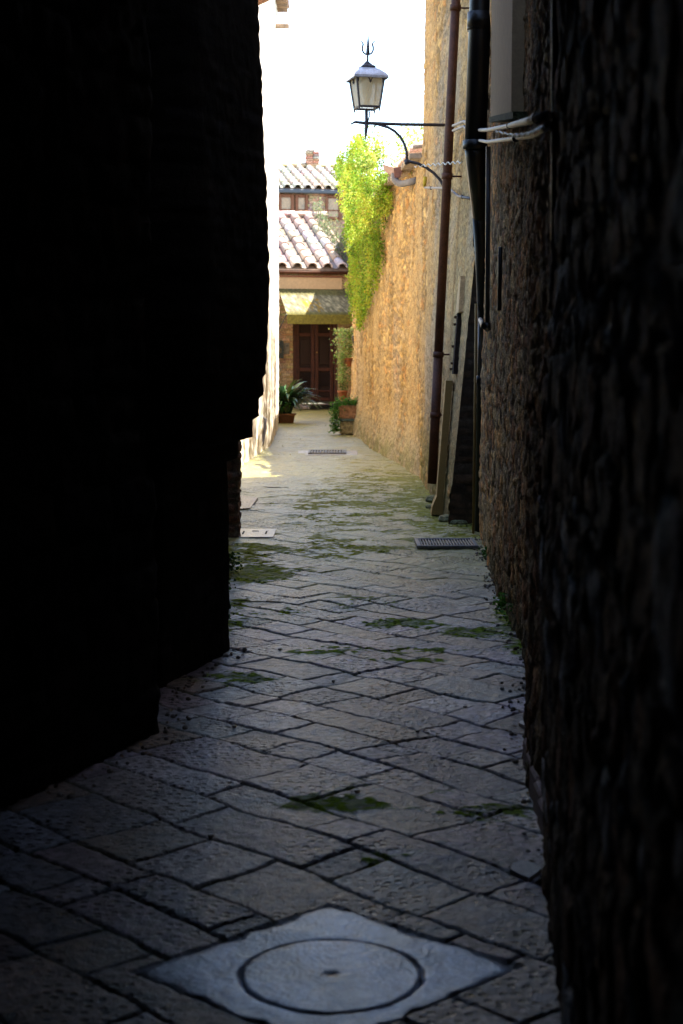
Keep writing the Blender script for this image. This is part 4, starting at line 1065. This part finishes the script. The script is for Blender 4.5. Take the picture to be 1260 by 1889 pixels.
# ------------------------------------------------------------------ POTTED PLANTS
def pot(mb, c, r0, r1, h): mb.lathe([(r0*.9, 0), (r0, .01), (r1*.96, h*.82), (r1*1.08, h*.83), (r1*1.1, h), (r1*.95, h), (r1*.9, h*.9), (.01, h*.9)], c, 22)
def strap(mb, base, az, length, lean, w, col, n=9, el0=84):
    pts = []; p = Vector(base); el = R(el0)
    d = Vector((math.cos(az), math.sin(az), 0)); sd = Vector((-d.y, d.x, 0)); vs = []
    for i in range(n):
        f = i/(n-1); ww = w*math.sin(math.pi*(.12+.86*f))**.7
        up_ = Vector((-d.x*math.sin(el), -d.y*math.sin(el), math.cos(el)))
        vs += [p-sd*ww+up_*ww*.3, p, p+sd*ww+up_*ww*.3]
        p = p+(d*math.cos(el)+Vector((0, 0, math.sin(el))))*length/(n-1); el -= lean/(n-1)*(0.5+f)
    fs = []
    for i in range(n-1):
        for q in (0, 1): fs.append((i*3+q, i*3+q+1, i*3+4+q, i*3+3+q))
    mb.add(vs, fs, col)
g = P(517, 779, 34.6); gx0 = Vector((P(524, 779, 34.9).x, 34.9, 0))
t = thing('strap_leaf_plant', 'large dark green strap-leaved plant in a terracotta pot left of the door', 'potted plant', gx0)
mb = MB(); pot(mb, gx0+Vector((0, 0, -.01)), .22, .26, .22); mb.build('pot', surf('dull brown pot', col=(.17, .075, .035), tint=False, rough=.85, bump=.3), t, True)
mb = MB()
for k in range(260):
    az = rng.uniform(0, 2*math.pi); L_ = rng.uniform(.5, .95); base = gx0+Vector((rng.gauss(0, .07), rng.gauss(0, .07), .2))
    strap(mb, base, az, L_*1.12, R(rng.uniform(70, 150)), rng.uniform(.036, .06), tuple(c*rng.uniform(.6, 1.5) for c in (.03, .072, .02)), 9, rng.uniform(48, 86))
mb.build('leaves', M_dleaf, t, True)
# box planter on the right
g = P(636, 800, 30.0); g = Vector((.13, 30.05, 0)); g.x = P(640, 800, 30.05).x
t = thing('stone_planter', 'worn stone box planter with green trailing plants at the curve of the garden wall', 'planter', g)
mb = MB(); mb.box(g+Vector((.03, 0, .12)), (.34, .36, .26), bev=.03, col=(.26, .20, .10)); mb.build('foot_block', M_wall, t)
mb = MB(); mb.box(g+Vector((.03, 0, .275)), (.37, .4, .05), bev=.01, col=(.07, .10, .09)); mb.build('tray', M_canopy, t)
mb = MB(); mb.box(g+Vector((.03, 0, .42)), (.38, .4, .26), bev=.03, col=(.30, .15, .08)); mb.build('trough', M_wall, t)
mb = MB()
for k in range(2200):
    f = rng.random()
    if f < .55: p = g+Vector((-.22+rng.gauss(0, .055), rng.gauss(-.1, .12), rng.uniform(.04, .62)))
    else: p = g+Vector((rng.uniform(-.22, .25), rng.gauss(-.05, .14), .57+abs(rng.gauss(0, .06))))
    dr = Vector((rng.gauss(-.3, .8), rng.gauss(-.4, .8), rng.gauss(.1, .8))).normalized()*rng.uniform(.03, .055)
    mb.leaf(p, dr, dr.length*.35, Vector((rng.gauss(0, 1), 0, 1)), tuple(c*rng.uniform(.6, 1.4) for c in rng.choice([(.06, .17, .025), (.09, .21, .035), (.04, .12, .02)])))
mb.build('foliage', M_leaf, t)
# terracotta pot on a pedestal, with a tall thin plant
g = P(632, 738, 36.2); g = Vector((g.x, 36.2, 0)); zb0 = P(632, 739, 36.2).z
tag(MB().box((g.x+.05, g.y, zb0/2-.005), (.34, .3, zb0-.01), bev=.02, col=(.30, .24, .15)).build('pedestal', M_wall), 'small stone pedestal carrying the terracotta pot by the door', 'pedestal')
t = thing('terracotta_pot_plant', 'thin green plant in an orange terracotta pot standing on the pedestal', 'potted plant', (g.x, g.y, zb0))
mb = MB(); pot(mb, Vector((g.x, g.y, zb0)), .085, .115, .24); mb.build('pot', M_pot, t, True)
mb = MB()
for k in range(420):
    f = rng.random(); p = Vector((g.x+.03+rng.gauss(0, .05+.04*f), g.y+rng.gauss(0, .06), zb0+.22+f*.85))
    dr = Vector((rng.gauss(0, 1), rng.gauss(0, 1), rng.gauss(.2, .8))).normalized()*rng.uniform(.04, .075)
    mb.leaf(p, dr, dr.length*.35, Vector((0, .5, 1)), tuple(c*rng.uniform(.7, 1.3) for c in rng.choice([(.08, .14, .03), (.13, .18, .05)])))
mb.build('foliage', M_leaf, t)
mb = MB()
for k in range(4): mb = MB(); mb.tube([(g.x, g.y, zb0+.2), (g.x+rng.gauss(.02, .03), g.y, zb0+.6), (g.x+rng.gauss(.04, .06), g.y, zb0+1.05)], [.01, .008, .004], 5); mb.build('stem', M_bark, t)
# pot hung on the garden wall
hY = 34.5
g = P(642, 676, hY)
t = thing('hanging_pot_plant', 'trailing pale green succulent in a pot hung on the wall right of the door', 'potted plant', g)
mb = MB(); pot(mb, g, .075, .10, .19); mb.build('pot', M_pot, t, True)
mb = MB(); mb.tube([g+Vector((.11*math.cos(a_), .11*math.sin(a_), .13)) for a_ in np.linspace(0, 2*math.pi, 18)], .006, 5); mb.tube([g+Vector((.11, 0, .13)), g+Vector((.24, 0, .13))], .008, 5); mb.build('holder', M_iron, t, True)
mb = MB()
for k in range(2000):
    f = rng.random()
    if f < .7: p = g+Vector((rng.gauss(-.03, .13), rng.gauss(-.05, .12), .22+rng.random()*.62)); s_ = 1
    else: p = g+Vector((-.14+rng.gauss(0, .04), rng.gauss(-.06, .05), .3-rng.random()*.65)); s_ = .8
    dr = Vector((rng.gauss(-.2, 1), rng.gauss(-.3, 1), rng.gauss(0, .8))).normalized()*rng.uniform(.035, .07)*s_
    mb.leaf(p, dr, dr.length*.42, Vector((rng.gauss(0, 1), 0, 1)), tuple(c*rng.uniform(.7, 1.3) for c in rng.choice([(.32, .39, .13), (.23, .33, .09), (.42, .46, .2)])))
mb.build('foliage', M_leaf, t)
c_ = P(655, 627, 33.8)
t = MB(); t.lathe([(.05, -.08), (.075, .07), (.08, .08), (.06, .09)], c_, 14); tag(t.build('black_pot', M_black, None, True), 'small black pot hung on the wall above the hanging succulent', 'flower pot')

# ------------------------------------------------------------------ THINGS IN THE PAVING
def grate(label, c, w, d, bars, fcol, rz=0.):
    t = thing('drain_grate', label, 'drain grate', (c.x, c.y, 0))
    M = Matrix.Rotation(rz, 3, 'Z')
    def q(x, y, z): return c+M @ Vector((x, y, 0))+Vector((0, 0, z))
    fr = MB()
    b = .035
    fr.box(q(0, -d/2+b/2, .012), (w, b, .03), rz, .005, fcol); fr.box(q(0, d/2-b/2, .012), (w, b, .03), rz, .005, fcol)
    fr.box(q(-w/2+b/2, 0, .012), (b, d-2*b, .03), rz, .005, fcol); fr.box(q(w/2-b/2, 0, .012), (b, d-2*b, .03), rz, .005, fcol)
    fr.build('frame', M_steel, t)
    mb = MB()
    for k in range(bars):
        x = -w/2+b+(w-2*b)*(k+.5)/bars; mb.box(q(x, 0, .010), ((w-2*b)/bars*.55, d-2*b, .024), rz, .004)
    mb.box(q(0, 0, .006), (w-2*b, .02, .02), rz)
    mb.build('bars', M_steel, t)
    mb = MB(); mb.box(q(0, 0, -.012), (w-.04, d-.04, .02), rz); mb.build('pit', M_hole, t)
c = (G(765, 1003)+G(880, 1003))/2
grate('ribbed steel drain grate against the foot of the rubble wall', Vector((c.x, c.y, pav_z(c.x, c.y)+.004)), .50, .52, 18, None, 0)
c = G(604, 835); grate('far small drain grate in a pale stone frame, mid-alley', Vector((c.x, c.y, pav_z(c.x, c.y)+.004)), .60, .7, 12, None, 0)
mb = MB(); mb.box((c.x, c.y, pav_z(c.x, c.y)-.006), (.95, 1.05, .02), bev=.004, col=(.34, .31, .29)); tag(mb.build('grate_surround', M_conc), 'pale stone surround of the far small drain grate', 'stone surround')
c = G(470, 981); pz = pav_z(c.x, c.y)-.012; t = thing('cover_plate', 'pale grey rectangular cover plate in the paving by the brick wall end', 'cover plate', (c.x, c.y, 0))
mb = MB(); mb.box((c.x, c.y, pz+.005), (.36, .62, .03), bev=.006, col=(.125, .12, .125)); mb.build('plate', M_conc, t)
mb = MB(); 
for dx, dy in ((-.1, 0), (.10, 0)): mb.box((c.x+dx, c.y+dy, pz+.0205), (.014, .2, .005))
mb.box((c.x, c.y+.12, pz+.0205), (.06, .03, .005)); mb.build('slot', M_hole, t)
a = [G(436, 942), G(462, 940), G(476, 920), G(440, 917)]
mb = MB(); mb.prism([p+Vector((0, 0, -.03)) for p in a], [p+Vector((0, 0, .018)) for p in a], (.30, .20, .14)); tag(mb.build('reddish_slab', M_pave), 'reddish raised slab in the paving beside the left brick wall', 'paving slab')
# a broken pale plate and bits of litter
def shard(px, py, w, d, name, lab, mat, z=.02, grp=None):
    g = G(px, py); r = random.Random(px); n = 8; o1 = []
    for k in range(n):
        an = 2*math.pi*k/n; rr = r.uniform(.75, 1.1); o1.append(Vector((g.x+w*rr*math.cos(an), g.y+d*rr*math.sin(an), z)))
    mb = MB(); mb.prism([p-Vector((0, 0, .03)) for p in o1], [Vector((g.x+(p.x-g.x)*.9, g.y+(p.y-g.y)*.9, z+.008)) for p in o1], (1, 1, 1))
    return tag(mb.build(name, mat), lab, 'stone', grp)
shard(970, 1603, .05, .085, 'flat_stone', 'pale flat broken stone at the foot of the right wall', M_bright, pav_z(G(970, 1603).x, 4.5)+.002)
shard(972, 1334, .035, .06, 'flat_stone', 'pale oval stone against the right wall, farther than the broken one', M_bright, pav_z(G(970, 1603).x, 4.5)+.002)
peb = [(432, 1338, 'pale pebble lying at the edge of the left shadow'), (659, 1461, 'pale pebble on a joint beside the mossy hollow'), (337, 1493, 'small cream pebble on a dark slab at lower left'), (389, 1538, 'white speck of stone on the bluish slab at lower left'), (892, 1492, 'pale pebble among the moss at the right'), (858, 1302, 'tan pebble on the purplish slabs right of centre'),
       (516, 1193, 'white chip beside the mossy stone left of centre'), (893, 1147, 'pale chip just above the bright moss'), (800, 1500, 'tiny tan pebble on the pitted slab right of the mossy hollow'), (615, 1254, 'pale elongated chip on the slabs in mid-alley'), (770, 1347, 'whitish pebble beside the pale pitted slab'), (480, 1116, 'small white chip near the left wall weeds')]
for px, py, lab in peb:
    g = G(px, py); r = random.Random(px).uniform(.007, .013); mb = MB()
    mb.lathe([(r*.6, -.01), (r, .0), (r*.8, r*.3), (r*.3, r*.4)], (g.x, g.y, pav_z(g.x, g.y)+.004), 8, (.5, .45, .38))
    tag(mb.build('pebble', M_bright, None, True), lab, 'pebble', 'pebbles scattered on the paving')
# fallen petals on the far paving
mb = MB()
for k in range(260):
    px, py = rng.uniform(510, 655), rng.uniform(795, 850); g = G(px, py)
    mb.leaf(g+Vector((0, 0, .02)), Vector((rng.gauss(0, 1), rng.gauss(0, 1), .2)).normalized()*rng.uniform(.02, .045), .012, Vector((0, 0, 1)), (.55, .5, .36))
o = mb.build('fallen_petals', M_leaf); o['kind'] = 'stuff'; o['label'] = 'pale fallen petals strewn over the far paving'

# grit, twigs and dry leaves gathered along the wall feet
mb = MB(); r_ = random.Random(77)
for k in range(420):
    if r_.random() < .7:
        y = r_.uniform(4.3, 13); x = float(np.interp(y, [p[1] for p in C_PTS], [p[0] for p in C_PTS]))-abs(r_.gauss(.03, .05))
    else:
        y = r_.uniform(5.0, 8.0); x = float(np.interp(y, [5.0, 6.2, 6.9, 8.0], [-1.15, -.74, -.80, -.58]))+abs(r_.gauss(.04, .05))
    z = pav_z(x, y)+.006; q = r_.random()
    if q < .5:
        d = Vector((r_.gauss(0, 1), r_.gauss(0, 1), .25*r_.gauss(0, 1))).normalized()*r_.uniform(.012, .035); mb.leaf((x, y, z), d, d.length*.3, Vector((0, 0, 1)), r_.choice([(.16, .09, .04), (.22, .14, .06), (.10, .06, .03), (.3, .24, .14)]))
    else:
        w_ = r_.uniform(.004, .012); mb.lathe([(w_, -.006), (w_, .002), (w_*.5, w_*.8)], (x, y, z), 6, r_.choice([(.2, .19, .18), (.14, .12, .1), (.3, .28, .26)]))
o = mb.build('debris', M_tile); o['kind'] = 'stuff'; o['label'] = 'grit and dry leaves gathered along the wall feet'
def weeds(name, lab, spots, n, hgt, cols, seed):
    r = random.Random(seed); mb = MB(); sts = []
    for (x, y, s_) in spots:
        for k in range(n):
            p = Vector((x+r.gauss(0, .035*s_), y+r.gauss(0, .08*s_), r.random()**1.5*hgt*s_+.01))
            dr = Vector((r.gauss(-.3, 1), r.gauss(-.4, 1), r.gauss(.5, .7))).normalized()*r.uniform(.015, .032)
            mb.leaf(p, dr, dr.length*.4, Vector((r.gauss(0, 1), r.gauss(0, 1), 1)), tuple(c*r.uniform(.7, 1.3) for c in r.choice(cols)))
        for k in range(5): st = MB(); st.tube([(x+r.gauss(0, .02), y+r.gauss(0, .04), -.01), (x+r.gauss(0, .04), y+r.gauss(0, .05), hgt*s_*.8)], [.003, .001], 4, (.06, .10, .02)); sts.append(st)
    c = spots[0]; t = thing(name, lab, 'weeds', (c[0], c[1], 0)); mb.build('leaves', M_leaf, t)
    for st in sts[:8]: st.build('stem', M_leaf, t)
g = G(950, 1150); weeds('weed_tuft', 'bright green weeds at the foot of the rubble wall below the mortar fillet', [(g.x, g.y, 1.1), (g.x-.01, g.y+.5, .6)], 160, .13, [(.06, .16, .02), (.09, .2, .03)], 5)
g = G(425, 1090); weeds('weed_tuft', 'dark green weeds climbing the foot of the left black wall', [(g.x-.06, g.y, 1.0), (g.x-.04, g.y-.6, .8), (g.x-.06, g.y+.9, .8), (G(421, 1150).x-.04, G(421, 1150).y, .7)], 170, .15, [(.05, .11, .02), (.035, .08, .015)], 6)
g = G(920, 1060); weeds('weed_tuft', 'small weeds in the wall foot above the mortar fillet', [(g.x+.02, g.y+.2, .7), (g.x+.01, g.y+.9, .6)], 110, .12, [(.05, .12, .02)], 8)

# ------------------------------------------------------------------ BUILDINGS BESIDE THE END HOUSE (right of it, behind the climber)
o = relief('boundary_wall', M_wall, [(.60, 42.5), (.52, 47.5)], -.1, 6.3, .12, .1, 'R', 606, rowh=.16, slen=.3, mort=.02, depth=.03, cols=ochre, mcol=(.22, .145, .07), bulge=.03, thick=.6)
tagw(o, 'higher buff wall behind the garden wall, right of the entry house')

# ------------------------------------------------------------------ LIGHT
AZ, EL = 14.0, 66.0                                                    # sun: from the right (+x), a little ahead
w = bpy.data.worlds.new('World'); scene.world = w; w.use_nodes = True
tn = w.node_tree; bg = tn.nodes['Background']
sk = tn.nodes.new('ShaderNodeTexSky'); sk.sky_type = 'NISHITA'; sk.sun_disc = False; sk.sun_elevation = R(EL); sk.sun_rotation = R(90-AZ); sk.air_density = 1.0; sk.dust_density = .6; sk.ozone_density = 1.0
tn.links.new(sk.outputs[0], bg.inputs[0]); bg.inputs[1].default_value = .12
sd = bpy.data.lights.new('sun', 'SUN'); sd.energy = 4.2; sd.angle = R(.5); sd.color = (1.0, .93, .82)
so = bpy.data.objects.new('sun', sd); COL.objects.link(so)
dirv = Vector((math.cos(R(EL))*math.cos(R(AZ)), math.cos(R(EL))*math.sin(R(AZ)), math.sin(R(EL))))
so.rotation_euler = dirv.to_track_quat('Z', 'Y').to_euler(); so.location = (5, 20, 20)

# ------------------------------------------------------------------ CAMERA
cd = bpy.data.cameras.new('camera'); cam = bpy.data.objects.new('camera', cd); COL.objects.link(cam)
cam.location = (0, 0, CAMH); cam.rotation_euler = (R(90)-PITCH, 0, 0)
cd.sensor_fit = 'VERTICAL'; cd.sensor_height = 23.5; cd.lens = F/1889*23.5
cd.clip_start = .05; cd.clip_end = 1000
cd.dof.use_dof = True; cd.dof.focus_distance = 11; cd.dof.aperture_fstop = 2.8
scene.camera = cam
scene.view_settings.view_transform = 'Standard'; scene.view_settings.look = 'None'; scene.view_settings.gamma = 1; scene.view_settings.exposure = 2.65
scene.cycles.max_bounces = 8; scene.cycles.diffuse_bounces = 5
scene.cycles.use_denoising = True
